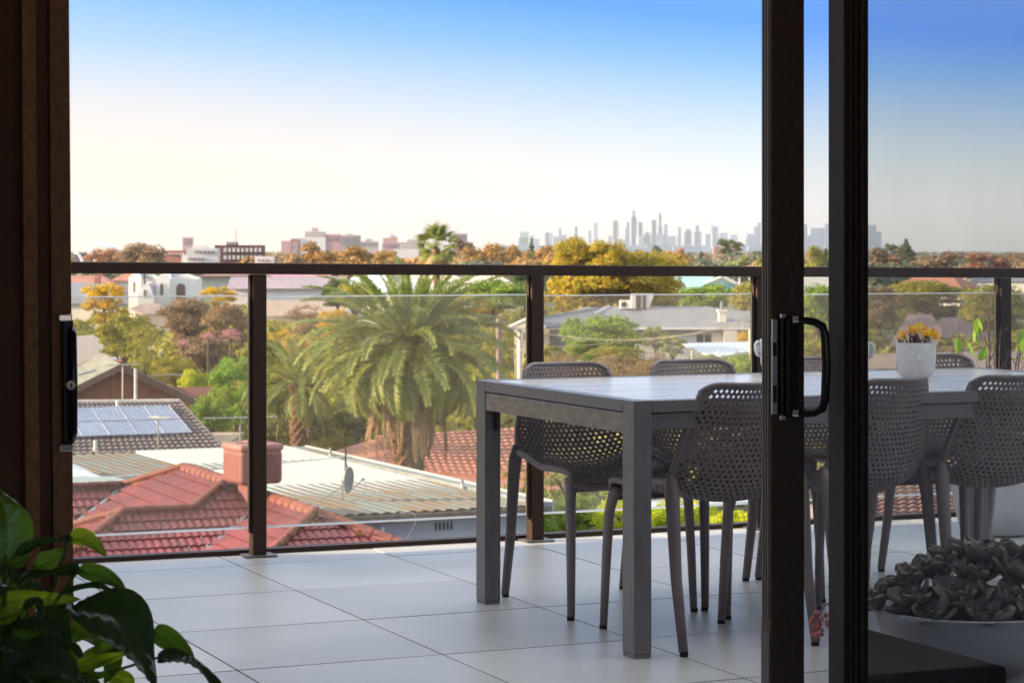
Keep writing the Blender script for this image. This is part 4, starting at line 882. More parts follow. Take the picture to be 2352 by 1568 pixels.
# two storey house on the right
zH = 160.
ht = roof_house('two storey cream house with grey slate roofs and a tall chimney behind the chairs', [
    ('roof_slope', SLT, [(1175, 752, zH - 6), (1216, 735, zH - 5), (1400, 705, zH + 6), (1330, 706, zH + 6), (1345, 748, zH - 4)]),
    ('roof_slope', SLT, [(1305, 752, zH - 3), (1400, 703, zH + 6), (1570, 704, zH + 6), (1600, 756, zH - 2)]),
    ('roof_slope', SLT, [(1440, 764, zH - 3), (1480, 704, zH + 5), (1625, 703, zH + 5), (1675, 713, zH + 3), (1735, 714, zH + 3), (1745, 752, zH - 3)]),
    ], zH, CRW, [(1182, 1262, 752, zH - 4, 9), (1262, 1440, 756, zH - 1, 6), (1440, 1715, 754, zH - 2.5, 11)])
MB().poly([P(1172, 752, zH - 6.2), P(1248, 752, zH - 6.2), P(1216, 733, zH - 6.2)], .5, (0, 1, 0)).obj('portico_gable', CRW, ht)
for (p, q) in [((1168, 753), (1217, 731)), ((1217, 731), (1252, 753))]: MB().tube([P(*p, zH - 6.6), P(*q, zH - 6.6)], .16, 6).obj('gable_trim', WTR, ht)
MB().box(P(1168, 0, zH - 6).x, P(1252, 0, zH - 6).x, zH - 6.6, zH - 5, zh(757, zH - 6), zh(752.5, zH - 6)).obj('entablature', WTR, ht)
for px in (1194, 1214, 1228, 1244): MB().tube([P(px, 757, zH - 6.2), Vector((P(px, 0, zH - 6.2).x, zH - 6.2, GZ))], .16, 10).obj('column', WTR, ht)
MB().box(P(1195, 0, zH - 6).x, P(1250, 0, zH - 6).x, zH - 6.4, zH - 4.1, zh(806, zH - 6), zh(801, zH - 6)).obj('balcony_slab', CRW, ht)
bs_ = MB().box(P(1198, 0, zH - 6).x, P(1246, 0, zH - 6).x, zH - 6.3, zH - 6.25, zh(786, zH - 6), zh(785, zH - 6))
for k in range(16): xx = P(1198 + k * 3.1, 0, zH - 6).x; bs_.box(xx, xx + .025, zH - 6.3, zH - 6.25, zh(801, zH - 6), zh(786.2, zH - 6))
bs_.obj('balcony_railing', M('iron_rail', (.06, .055, .05), .5), ht)
for (x0, x1, y0, y1, zz) in [(1202, 1210, 762, 782, zH - 4.02), (1218, 1226, 762, 782, zH - 4.02), (1232, 1242, 762, 784, zH - 4.02), (1204, 1222, 812, 850, zH - 4.02), (1600, 1634, 768, 786, zH - 2.52), (1675, 1690, 770, 784, zH - 2.52)]: window(ht, x0, x1, y0, y1, zz)
MB().box(P(1440, 0, zH).x, P(1745, 0, zH).x, zH - 3.1, zH - 2.51, zh(757, zH - 3), zh(753.2, zH - 3)).obj('eaves', WTR, ht)
ch = MB().box(P(1651, 0, zH - .6).x, P(1667, 0, zH - .6).x, zH - .9, zH, zh(760, zH), zh(712, zH)).obj('chimney', CRW, ht)
MB().box(P(1648, 0, zH - .6).x, P(1670, 0, zH - .6).x, zH - 1.0, zH + .1, zh(716, zH), zh(711, zH)).obj('chimney_cap', WTR, ch)
MB().lathe([(.12, 0), (.14, .3), (.10, .6)], 8, c=(P(1657, 0, zH).x, zH - .4, zh(711, zH))).obj('chimney_pot', SLT, ch)
MB().box(P(1655, 0, zH - .6).x, P(1685, 0, zH - .6).x, zH - 3.1, zH - 2.51, GZ, zh(758, zH - 2.6)).obj('chimney_breast', CRW, ht)
MB().tube([P(1305, 752, zH - 3.2), P(1352, 728, zH + 1), P(1398, 705, zH + 5.8)], .14, 6).obj('hip_cap', M('pale_hip', (.55, .55, .55), .7), ht)
MB().tube([P(1216, 735, zH - 5.1), P(1400, 704, zH + 6)], .1, 6).obj('hip_cap', SLT, ht)
ac = thing('rooftop_unit', 'small white air conditioning condenser on the slate roof', 'air conditioner', P(1437, 709, zH + 4.6), 0)
MB().box(-.45, .45, -.3, .3, 0, .62).obj('case', WTR, ac, bevel=.03); MB().tube([(-.12, -.301, .32), (-.12, -.33, .32)], .2, 14).obj('fan_grille', DW, ac)
a2 = thing('roof_duct', 'white twin roof dormer vent with dark slots on the slate roof', 'vent', P(1470, 708, zH + 4.4), 0)
MB().add([(-.65, -.4, 0), (.62, -.4, 0), (1.0, -.4, 1.05), (-.65, -.4, 1.05), (-.65, .4, 0), (.62, .4, 0), (1.0, .4, 1.05), (-.65, .4, 1.05)], [(0, 3, 2, 1), (4, 5, 6, 7), (0, 1, 5, 4), (1, 2, 6, 5), (2, 3, 7, 6), (3, 0, 4, 7)]).obj('case', WTR, a2)
MB().box(-.32, .05, -.43, -.401, .0, .98).box(.15, .42, -.43, -.401, 0, .98).obj('slots', M('slot_brown', (.10, .07, .06), .6), a2)
# flat white carport roof and garden wall below the house
wr = thing('white_carport', 'pale blue white metal carport roof in front of the cream house', 'carport', (0, 0, 0), 0)
free_poly('roof_sheet', [(1565, 788, 140), (1735, 784, 142), (1740, 802, 132), (1640, 822, 124)], M('pale_blue_sheet', (.55, .62, .70), .4, .1), wr)
free_poly('roof_sheet', [(1463, 815, 138), (1512, 813, 138), (1524, 824, 132), (1478, 826, 132)], MATS['pale_blue_sheet'], wr)
for px, z in ((1590, 138), (1730, 138), (1650, 126), (1738, 132), (1480, 133), (1515, 133)): v = P(px, 800, z); MB().tube([Vector((v.x, v.y, GZ)), Vector((v.x, v.y, zh(800, z) - .1))], .06, 6).obj('post', WTR, wr)

# --- white gothic house
zc_ = 250.; WG = M('white_painted_render', (.88, .85, .80), .7, var=.03, vs_=.5)
gh = thing('white_gothic_house', 'white house with steep gables and pointed arch windows beyond the trees at left', 'house', (0, 0, 0), 0)
def gable(x0, x1, ye, ya, z, dp=4., m=WG): MB().poly([P(x0, ye, z), P((x0 + x1) / 2, ya, z), P(x1, ye, z), Vector((P(x1, 0, z).x, z, GZ)), Vector((P(x0, 0, z).x, z, GZ))], dp, (0, 1, 0)).obj('gabled_wall', m, gh)
gable(295, 322, 636, 626, zc_); gable(322, 362, 640, 632, zc_ + 1.5); gable(316, 352, 676, 648, zc_ - 3); gable(359, 390, 640, 626, zc_ - 1); gable(386, 452, 640, 629, zc_)
free_poly('roof', [(305, 625, zc_ + 3), (345, 625, zc_ + 5), (352, 637, zc_ + 1), (322, 637, zc_ + 1)], SLT, gh); free_poly('roof', [(372, 627, zc_ + 4), (420, 626, zc_ + 5), (405, 639, zc_ + .5), (388, 640, zc_ + .5)], SLT, gh)
free_poly('roof', [(334, 650, zc_ - 2), (359, 650, zc_), (359, 675, zc_ - 2), (352, 676, zc_ - 3.2)], M('slate_lilac', (.26, .24, .30), .7), gh)
for x0, x1, y0, y1, z, ar in [(306, 311, 647, 672, zc_, 2), (330, 336, 665, 683, zc_ - 3, 2), (368, 375, 650, 677, zc_ - 1, 2), (405, 426, 651, 700, zc_, 1)]: window(gh, x0, x1, y0, y1, z, arch=ar, m=M('warm_brown_pane', (.24, .15, .12), .6))  # arched windows filled with a flat warm brown
MB().tube([P(332.5, 652, zc_ - 3.4), P(331.5, 622, zc_ - 3.4)], .1, 6).obj('finial', DW, gh)
LR = M('lilac_tile_roof', (.33, .27, .31), .75, 0, .3, var=.1, vs_=1.5); CBR = M('red_brown_roof', (.36, .17, .13), .75, var=.12, vs_=1)
roof_house('grey hipped roof below the white gothic house', [('roof_slope', M('mauve_roof', (.36, .28, .26), .8, var=.1), [(296, 708, 225), (330, 697, 232), (368, 697, 232), (386, 720, 222), (330, 722, 219)])], 225, WG, [(310, 372, 712, 226, 5)])
roof_house('long low white building with a lilac grey tiled roof left of the palm', [('roof_slope', LR, [(520, 663, 330), (530, 636, 338), (800, 634, 342), (770, 661, 330)])], 330, WG, [(520, 800, 662, 331, 6)], cat='building', name='building')
roof_house('pale tiled roof strip below the long white building', [('roof_slope', M('dusty_roof', (.42, .33, .28), .85, var=.1, vs_=.6), [(600, 690, 300), (800, 688, 300), (790, 722, 270), (600, 726, 270)])], 290, WG, [(610, 780, 716, 280, 5)])
roof_house('shop row with a long red fascia behind the lilac roof', [('roof_slope', CBR, [(455, 634, 420), (480, 626, 430), (770, 626, 440), (760, 633, 420)])], 420, M('pale_green_wall', (.50, .52, .42), .7), [(455, 700, 633, 421, 6)], cat='building', name='building')
roof_house('house with a mauve red tiled roof beside the first post', [('roof_slope', M('mauve_red_roof', (.40, .22, .24), .75, var=.1), [(615, 640, 380), (640, 622, 390), (735, 624, 390), (720, 640, 378)])], 380, WG, [(620, 715, 640, 382, 5)])
roof_house('grey tiled roof at the left edge beyond the olive tree', [('roof_slope', M('light_grey_tile', (.36, .33, .30), .8, col2=(.24, .22, .21), vs_=2, stretch=(1, 1, 5)), [(120, 775, 150), (222, 768, 152), (262, 838, 122), (120, 846, 120)])], 130, WG, [(120, 230, 835, 126, 8)])
roof_house('green metal roofed hall with a white gable, right of the golden tree', [('roof_slope', M('green_metal_roof', (.28, .46, .42), .55, .1, var=.05), [(1540, 670, 290), (1552, 628, 310), (1650, 628, 312), (1604, 664, 292)])], 290, MATS['pale_green_wall'], [(1545, 1700, 668, 298, 8)], cat='hall', name='hall')
zz = 300; MB().poly([P(1612, 655, zz), P(1660, 636, zz), P(1700, 656, zz), P(1692, 690, zz), P(1620, 690, zz)], .3, (0, 1, 0)).obj('gable_wall', M('green_wall', (.33, .50, .46), .6), bpy.data.objects['hall'])
for p, q in [((1612, 655), (1660, 635)), ((1660, 635), (1704, 657))]: MB().tube([P(*p, zz - .4), P(*q, zz - .4)], .22, 6).obj('gable_trim', WTR, bpy.data.objects['hall'])
PB = M('plum_roof', (.22, .15, .17), .75, var=.12, vs_=1.2)
roof_house('plum roofed hipped house seen through the tinted glass', [('roof_slope', PB, [(2040, 800, 178), (2085, 722, 196), (2105, 722, 196), (2090, 800, 178)]), ('roof_slope', PB, [(2090, 800, 178), (2105, 720, 196), (2140, 722, 196), (2165, 760, 186), (2150, 800, 178)]),
    ('roof_slope', PB, [(2150, 772, 185), (2160, 730, 196), (2205, 728, 198), (2300, 786, 190), (2180, 778, 184)])], 180, M('brown_wall', (.26, .19, .16), .8), [(2045, 2300, 797, 181, 8)])
roof_house('low brown hipped roof of the yard below the plum roofed house', [('roof_slope', M('brown_flat', (.30, .23, .20), .85, var=.12, vs_=.5), [(1990, 812, 140), (2360, 806, 145), (2400, 862, 112), (1990, 872, 110)])], 130, MATS['brown_wall'], [(2000, 2380, 860, 118, 6)])
t = roof_house('brown tiled roof just below the terrace edge at right', [('roof_slope', M('brown_tile', (.24, .13, .10), .8, var=.15), [(1880, 1128, 58), (2230, 1118, 60), (2260, 1240, 50), (1880, 1260, 49)])], 55, MATS['cream_brick'], [(1890, 2240, 1225, 52, 6)])
quad_tiles('roof_tile', [P(1880, 1128, 58) + Vector((0, 0, .05)), P(2230, 1118, 60) + Vector((0, 0, .05)), P(2260, 1230, 50.5) + Vector((0, 0, .05)), P(1880, 1250, 49.6) + Vector((0, 0, .05))], MATS['brown_tile'], t, 16, 12, h_=.05, limit=192)
pr = thing('pale_awning', 'pale metal patio awning above the yellow hedge', 'awning', (0, 0, 0), 0)
free_poly('sheet', [(1462, 1150, 62), (1700, 1136, 64), (1760, 1148, 61), (1480, 1166, 59)], MATS['pale_sheet'], pr)
for px in (1480, 1750): v = P(px, 1155, 60.5); MB().tube([Vector((v.x, v.y, GZ)), Vector((v.x, v.y, v.z))], .05, 6).obj('post', WTR, pr)
# power poles and wires
POLE = M('weathered_pole', (.26, .22, .20), .85, var=.15, stretch=(1, 1, .2)); WIRE = M('wire_grey', (.25, .24, .22), .6)
def pole(px, ytop, z, lab, arms, m=POLE, r_=.14):
    v = P(px, ytop, z); t = thing('power_pole', lab, 'power pole', (v.x, v.y, GZ), 0)
    MB().tube([(0, 0, 0), (0, 0, v.z - GZ)], [r_ * 1.3, r_], 10).obj('shaft', m, t)
    for (yy, wpx) in arms: h_ = zh(yy, z) - GZ; MB().box(-wpx * z / F / 2, wpx * z / F / 2, -.12, 0.06, h_ - .08, h_ + .08).obj('cross_arm', m, t)
    return v
p1 = pole(1146, 733, 118, 'weathered timber power pole between the palm and the cream house', [(742, 46), (800, 22)])
p2 = pole(1725, 735, 112, 'pale power pole behind the door post beside the white carport', [(735, 70), (748, 40)], M('pale_concrete', (.50, .52, .50), .7), .12)
for k, (y1, y2, sag) in enumerate([(742, 738, 6.2), (744, 742, 5.8), (748, 744, 5.), (800, 748, 1.6)]):
    a_, b_ = P(1160 + k, y1, 118), P(1700, y2, 112); pts = [a_.lerp(b_, t_) + Vector((0, 0, -.42 * sag * 4 * t_ * (1 - t_) * .35)) for t_ in np.linspace(0, 1, 18)]
    tag(MB().tube(pts, .013, 4).obj('power_line', WIRE), ['topmost', 'second', 'third', 'lowest'][k] + ' power line slung between the two poles in front of the cream house', 'power line', 'power lines between the poles')

# ==================================================================== VEGETATION
def crown_mesh(name, seed, nq, leaf, nclump=26, shell_=.5, cr_=.3, flat=1., bottom=-.75, cone=False, core=True):
    r_ = np.random.default_rng(seed)
    d = r_.normal(size=(nclump, 3)); d /= np.linalg.norm(d, axis=1)[:, None]; rad = shell_ + (1 - shell_ - cr_ * .5) * r_.random(nclump)
    c = d * rad[:, None]; c = c[c[:, 2] > bottom]
    if cone: zc_ = r_.random(len(c)) * 2 - 1; sc_ = (1 - (zc_ + 1) / 2) ** .8 * .75 + .06; c = np.c_[d[:len(c), 0] * sc_, d[:len(c), 1] * sc_, zc_ * .92]
    rc = cr_ * (.65 + .7 * r_.random(len(c)))
    if cone: rc *= .75
    w_ = rc ** 2; pick = r_.choice(len(c), nq, p=w_ / w_.sum())
    dd = r_.normal(size=(nq, 3)); dd /= np.linalg.norm(dd, axis=1)[:, None]; dd[:, 2] = np.abs(dd[:, 2]) * .8 + dd[:, 2] * .2
    pos = c[pick] + dd * (rc[pick] * (1 - .55 * r_.random(nq) ** 2.2))[:, None]
    n = dd * .8 + r_.normal(size=(nq, 3)) * .55; n /= np.linalg.norm(n, axis=1)[:, None]
    t1 = np.cross(n, r_.normal(size=(nq, 3))); t1 /= np.linalg.norm(t1, axis=1)[:, None]; t2 = np.cross(n, t1)
    s_ = leaf * (.6 + .8 * r_.random(nq))[:, None]
    vv = np.stack([pos - t1 * s_, pos - t2 * s_ * .55, pos + t1 * s_, pos + t2 * s_ * .55], 1).reshape(-1, 3)
    me = bpy.data.meshes.new(name); me.from_pydata(vv.tolist(), [], np.arange(nq * 4).reshape(-1, 4).tolist()); me.update(); me.materials.append(None); return me
CM = {'dense': [crown_mesh('crown_dense', s, 9000, .045, 34, .45, .34) for s in (1, 2, 3)],
      'loose': [crown_mesh('crown_loose', s, 5200, .042, 30, .45, .26) for s in (11, 12, 13)],
      'wispy': [crown_mesh('crown_wispy', s, 2600, .034, 34, .4, .26) for s in (21, 22)],
      'far': [crown_mesh('crown_far', s, 1500, .10, 20, .45, .36) for s in (31, 32, 33)],
      'cone': [crown_mesh('crown_cone', s, 3500, .05, 40, .5, .3, cone=True) for s in (41,)],
      'layer': [crown_mesh('crown_layered', s, 3800, .045, 15, .6, .24) for s in (51, 52)]}
LMAT = {'gold': leafmat('golden_autumn_leaf', (.24, .24, .025), (.58, .40, .03), .45, c3=(.44, .35, .025)),
        'orange': leafmat('orange_autumn_leaf', (.28, .19, .06), (.48, .27, .07), .45), 'yellow': leafmat('yellow_leaf', (.42, .34, .03), (.70, .46, .03), .5),
        'olive': leafmat('olive_leaf', (.13, .15, .025), (.30, .27, .04), .4), 'green': leafmat('mid_green_leaf', (.09, .17, .02), (.22, .30, .04), .4),
        'bright': leafmat('bright_green_leaf', (.11, .22, .03), (.20, .33, .04), .4), 'lime': leafmat('lime_hedge_leaf', (.20, .28, .015), (.48, .48, .02), .45),
        'dark': leafmat('dark_green_leaf', (.035, .055, .018), (.08, .11, .025), .25), 'brown': leafmat('brown_twiggy_leaf', (.15, .105, .06), (.26, .18, .10), .35),
        'russet': leafmat('russet_leaf', (.22, .11, .06), (.34, .17, .09), .35), 'dusty': leafmat('dusty_green_leaf', (.14, .17, .07), (.24, .27, .10), .4),
        'grey': leafmat('grey_green_leaf', (.07, .085, .05), (.13, .14, .08), .25), 'pink': leafmat('pink_blossom', (.50, .22, .28), (.70, .38, .42), .35)}
BARK = M('tree_bark', (.13, .095, .07), .9, var=.25, vs_=5, bump=.5, bs=20)
tcount = [0]
def tree(label, px, yt, yb, wpx, z, kind, mat, cat='tree', name='tree', dpt=1., parts=1, group=None):
    tcount[0] += 1; k = tcount[0]; rs = random.Random(k * 17)
    c = P(px, (yt + yb) / 2, z); rx = wpx * z / F / 2; rz_ = (yb - yt) * z / F / 2
    t = thing(name, label, cat, (c.x, c.y, GZ), rs.uniform(0, 6.28), group); ch_ = c.z - GZ
    me = CM[kind][k % len(CM[kind])]
    link('crown', me, t, LMAT[mat], (0, 0, ch_), (0, 0, rs.uniform(0, 6.28)), (rx * .97, rx * .97 * dpt, rz_ * .97))
    if parts > 1:
        for q in range(parts - 1):
            a_ = rs.uniform(0, 6.28); f = rs.uniform(.35, .6)
            link('crown', CM[kind][(k + q + 1) % len(CM[kind])], t, LMAT[mat], (math.cos(a_) * rx * .5, math.sin(a_) * rx * .5, ch_ - rz_ * rs.uniform(-.1, .45)), (0, 0, a_), (rx * f, rx * f, rz_ * f))
    hb = max(.4, ch_ - rz_ * .2); tr = MB(); r0 = max(.08, rx * .07)
    tr.tube([(0, 0, -.2), (rx * .03, 0, hb * .4), (-rx * .02, rx * .02, hb * .75), (0, 0, hb)], [r0 * 1.3, r0, r0 * .8, r0 * .5], 7)
    if z < 420:
        for q in range(5):
            a_ = q * 1.26 + rs.random(); h0 = ch_ - rz_ * rs.uniform(.4, 1.); e = Vector((math.cos(a_) * rx * .6, math.sin(a_) * rx * .6, h0 + rz_ * rs.uniform(.5, .9)))
            tr.tube([(0, 0, max(.2, h0 - rz_ * .1)), (e.x * .4, e.y * .4, h0 + (e.z - h0) * .55), tuple(e)], [r0 * .55, r0 * .35, r0 * .12], 5)
    tr.obj('trunk', BARK, t, smooth=True); return t
# near vegetation ------------------------------------------------------------
T = tree
T('tall golden autumn tree rising above the handrail beside the second post', 1400, 545, 760, 340, 250, 'dense', 'gold', parts=3)
T('golden autumn tree crest left of the tall golden tree top', 1320, 532, 660, 95, 247, 'dense', 'gold'); T('pointed golden crown top above the handrail, right hand crest', 1395, 542, 660, 100, 246, 'dense', 'gold')
T('golden tree at the right flank of the golden group', 1490, 575, 740, 160, 255, 'dense', 'gold', parts=2)
T('yellow leaved tree at the left edge below the handrail', 240, 628, 760, 120, 205, 'loose', 'yellow', parts=2)
T('olive green spreading tree left, above the brick gable', 282, 700, 850, 165, 122, 'loose', 'olive', parts=2)
T('small olive tree at the left, right of the spreading one', 330, 730, 900, 110, 112, 'wispy', 'olive')
T('yellow brown bushy tree right of the white gothic house', 500, 645, 720, 95, 215, 'loose', 'yellow')
T('brown olive tree in front of the gothic house arch', 425, 672, 800, 130, 170, 'dense', 'brown', parts=2)
T('russet brown tree left of the first post', 520, 690, 810, 120, 160, 'dense', 'brown')
T('dark brown crown below the russet tree', 470, 760, 870, 130, 140, 'dense', 'brown')
T('pink flowering shrub among the brown trees, left', 420, 775, 805, 40, 134, 'wispy', 'pink', cat='shrub', name='shrub'); T('pink flowering shrub among the brown trees, right', 530, 752, 790, 60, 134, 'wispy', 'pink', cat='shrub', name='shrub')
T('pink flowering shrub between the brown trees, middle', 478, 760, 785, 40, 132, 'wispy', 'pink', cat='shrub', name='shrub')
T('bright yellow green tree below the brown crowns', 400, 815, 900, 110, 118, 'dense', 'olive'); T('yellow green shrub mass behind the brick gable roof', 445, 840, 950, 90, 106, 'dense', 'lime')
T('feathery bright green tree against the first post, left side', 540, 780, 1010, 130, 88, 'loose', 'bright', parts=3)
T('green feathery tree left of the first post, lower', 490, 870, 1030, 110, 86, 'loose', 'green', parts=2)
T('green feathery tree right of the first post above the cooler', 630, 880, 1060, 110, 84, 'loose', 'dusty', parts=2)
T('dark shrub mass between the feathery tree and the big palm', 690, 920, 1045, 150, 92, 'dense', 'dark'); T('climbing green shrub at the roof corner by the brick house', 440, 925, 970, 60, 84, 'wispy', 'bright', cat='shrub', name='shrub')
T('dark rounded tree beside the palm crown, left', 775, 632, 720, 80, 240, 'dense', 'dark'); T('olive rounded tree close behind the palm fronds, left', 815, 640, 730, 110, 230, 'dense', 'olive')
T('yellow autumn tree left of the palm', 775, 700, 790, 110, 175, 'loose', 'yellow', parts=2); T('bare brown tree below the long white building', 700, 690, 790, 130, 190, 'wispy', 'brown')
T('small yellow leaved tree right of the first post', 645, 735, 850, 90, 165, 'wispy', 'yellow'); T('bare golden tree below the pale roof strip', 690, 760, 880, 110, 150, 'wispy', 'orange')
T('green shrub mass right of the first post', 650, 830, 930, 120, 115, 'dense', 'olive')
T('rounded green tree right of the palm crown', 1130, 632, 740, 170, 225, 'dense', 'green', parts=2); T('olive green tree behind the palm, right', 1060, 660, 800, 170, 200, 'dense', 'olive')
T('dull green tree between the palm and the timber pole', 1090, 740, 900, 170, 150, 'dense', 'olive'); T('green grey conifer left of the second post', 1205, 600, 740, 60, 235, 'loose', 'dark')
T('orange leaved tree against the second post', 1232, 660, 760, 50, 215, 'loose', 'orange'); T('small orange tree behind the palm fronds, right', 1105, 692, 730, 56, 190, 'loose', 'orange')
T('dark green tree behind the cream house portico', 1180, 700, 830, 90, 190, 'dense', 'olive')
T('dense green tree in front of the cream house', 1385, 712, 850, 185, 132, 'dense', 'green', parts=3); T('small green tree at the left corner of the cream house', 1318, 720, 830, 60, 138, 'dense', 'green')
T('slim light green tree in front of the slate roof', 1505, 735, 815, 70, 135, 'loose', 'dusty'); T('slim light green shrub below the slate roof', 1545, 760, 830, 70, 130, 'loose', 'dusty')
T('brown leafless shrub left, behind the first chair back', 1290, 790, 900, 130, 108, 'wispy', 'brown', parts=3); T('brown leafless shrub in the middle behind the chairs', 1400, 805, 900, 150, 104, 'wispy', 'brown', parts=3)
T('brown leafless shrub right of the middle shrub', 1500, 790, 900, 150, 110, 'wispy', 'brown', parts=3); T('green shrub with red flowers under the dense green tree', 1420, 790, 850, 130, 120, 'dense', 'olive')
T('low green hedge mass in front of the carport, left', 1640, 806, 900, 150, 100, 'dense', 'dusty'); T('low green hedge mass in front of the carport, right', 1730, 800, 900, 130, 98, 'dense', 'green')
T('olive foliage filling below the plum house, left', 1870, 770, 900, 140, 120, 'dense', 'olive'); T('yellow leaved tree behind the handle, right', 1730, 750, 810, 90, 150, 'loose', 'yellow')
T('pale blossom brown tree right of the chimney', 1745, 690, 760, 110, 185, 'wispy', 'brown', parts=2)
T('domed green tree right of the golden tree', 1628, 648, 720, 130, 235, 'dense', 'green'); T('dark green shrub left of the domed tree', 1590, 665, 720, 60, 240, 'dense', 'dark')
T('olive green tree at the door post', 1735, 640, 740, 110, 215, 'dense', 'olive', parts=2); T('small dark cypress beside the domed tree', 1690, 652, 690, 26, 238, 'cone', 'dark')
T('green tree seen between the two door posts', 1880, 640, 790, 110, 190, 'dense', 'green'); T('large olive dome tree behind the tinted glass', 2130, 636, 730, 210, 230, 'dense', 'olive', parts=2)
T('dull olive tree behind the tinted glass, left', 2020, 650, 760, 120, 220, 'dense', 'brown'); T('large dull green tree behind the tinted glass, right', 2290, 640, 790, 170, 200, 'dense', 'olive', parts=2)
T('dark tree mass at the right picture edge', 2200, 690, 790, 130, 230, 'dense', 'dark'); T('brown green shrubs below the plum roofed house', 2120, 795, 850, 330, 160, 'dense', 'brown')
T('shrub bank left of the potted twigs', 2050, 840, 930, 200, 100, 'dense', 'brown'); T('shrub bank behind the potted twigs', 2270, 850, 940, 200, 98, 'dense', 'grey')
# hedges close below the terrace
T('lime yellow hedge at the foot of the second post, left', 1215, 1110, 1260, 150, 52, 'dense', 'green', 'hedge', 'hedge'); T('dark green hedge clump right of the second post', 1330, 1120, 1270, 130, 54, 'dense', 'green', 'hedge', 'hedge')
T('lime yellow hedge under the table', 1420, 1120, 1280, 150, 51, 'dense', 'lime', 'hedge', 'hedge'); T('bright yellow green hedge behind the table leg', 1560, 1135, 1280, 190, 52, 'dense', 'lime', 'hedge', 'hedge')
T('lime hedge behind the far chair legs', 1690, 1160, 1290, 160, 50, 'dense', 'lime', 'hedge', 'hedge'); T('loose green shrub beneath the chair seat', 1300, 1010, 1180, 170, 62, 'loose', 'dusty', 'shrub', 'shrub')
T('purple flowered green shrub right of the table end', 1195, 1040, 1200, 110, 64, 'loose', 'olive', 'shrub', 'shrub'); T('loose green shrub behind the table legs', 1440, 1040, 1180, 200, 66, 'loose', 'green', 'shrub', 'shrub')
T('yellow green shrub seen through the chair perforations', 1620, 1020, 1170, 220, 68, 'loose', 'lime', 'shrub', 'shrub'); T('garden shrub below the balustrade, right of the door post', 1840, 1040, 1200, 200, 66, 'dense', 'olive', 'shrub', 'shrub')
# garden trees between the houses
for i, (px, yt, yb, wp, z, mt) in enumerate([(1000, 880, 1010, 160, 100, 'dark'), (820, 900, 1020, 140, 98, 'dark'), (1180, 900, 1010, 150, 102, 'olive'), (1320, 880, 1020, 180, 95, 'dusty'), (1500, 890, 1040, 200, 92, 'olive'), (1700, 880, 1040, 200, 90, 'green'), (1900, 900, 1050, 200, 92, 'olive'), (2100, 920, 1080, 220, 88, 'brown'), (2300, 930, 1090, 200, 86, 'olive')]):
    T(['dark garden tree hidden low behind the big palm', 'dark garden tree low at the left flank of the big palm', 'olive garden tree left of the second post, low', 'dusty garden tree behind the leftmost far chair', 'olive garden tree behind the second far chair', 'green garden tree low behind the door post', 'olive garden tree low behind the handle', 'brown garden tree low behind the face pot', 'olive garden tree low at the right picture edge'][i], px, yt, yb, wp, z, 'dense', mt)
# above the handrail
T('rust green domed tree at the left above the handrail', 320, 549, 650, 118, 420, 'dense', 'brown'); T('russet tree beside the stadium roof', 240, 564, 640, 90, 470, 'dense', 'russet')
T('orange autumn crown in front of the grey flats', 735, 551, 650, 105, 520, 'far', 'orange', parts=2); T('orange autumn crown left of the fan palm', 820, 563, 650, 130, 500, 'far', 'orange', parts=2)
T('low orange crown beside the white flat roofs', 890, 575, 640, 70, 480, 'far', 'orange'); T('brown tree left of the orange crowns', 665, 580, 650, 60, 560, 'far', 'brown')
for i, (px, yt, wp) in enumerate([(1085, 566, 80), (1145, 556, 110), (1200, 560, 90), (1255, 562, 90)]):
    T(['orange tree right of the fan palm', 'broad orange tree in the belt above the handrail', 'small orange crown in the belt above the handrail', 'orange brown crown left of the golden tree'][i], px, yt, 650, wp, 560 + 20 * i, 'far', 'orange')
T('dark cypress standing in the orange belt', 1221, 548, 600, 22, 520, 'cone', 'dark'); T('dark brown pine crown behind the fan palm', 1062, 540, 600, 60, 760, 'far', 'brown')
T('dark rounded tree right of the golden crests', 1507, 562, 630, 36, 620, 'far', 'grey'); T('tall dark gum tree above the handrail near the door post', 1678, 542, 600, 68, 480, 'loose', 'dark'); T('green crown under the dark gum tree', 1695, 584, 640, 60, 470, 'far', 'dusty')
T('grey green tree behind the dark gum tree', 1740, 575, 620, 50, 800, 'far', 'grey'); T('red brown tree left of the dark gum', 1560, 568, 620, 36, 900, 'far', 'russet'); T('dark round tree in the far suburbs', 1605, 576, 615, 28, 800, 'far', 'dark')
T('olive tree between the door posts above the handrail', 1872, 562, 660, 60, 450, 'far', 'olive'); T('dark tree beside the second door post', 1902, 565, 640, 40, 470, 'far', 'dark')
T('brown tree above the handrail behind the tinted glass', 2040, 565, 640, 100, 520, 'far', 'brown'); T('pointed dark tree on the tinted skyline', 2082, 549, 600, 34, 560, 'cone', 'dark'); T('dark rounded tree on the tinted skyline', 2062, 558, 620, 90, 620, 'far', 'grey')
T('dusky brown tree in the tinted suburbs, left', 2150, 575, 650, 120, 500, 'far', 'brown'); T('dusky brown tree in the tinted suburbs, right', 2260, 580, 650, 140, 520, 'far', 'russet'); T('olive crown below the handrail corner', 1790, 575, 650, 120, 480, 'far', 'olive')

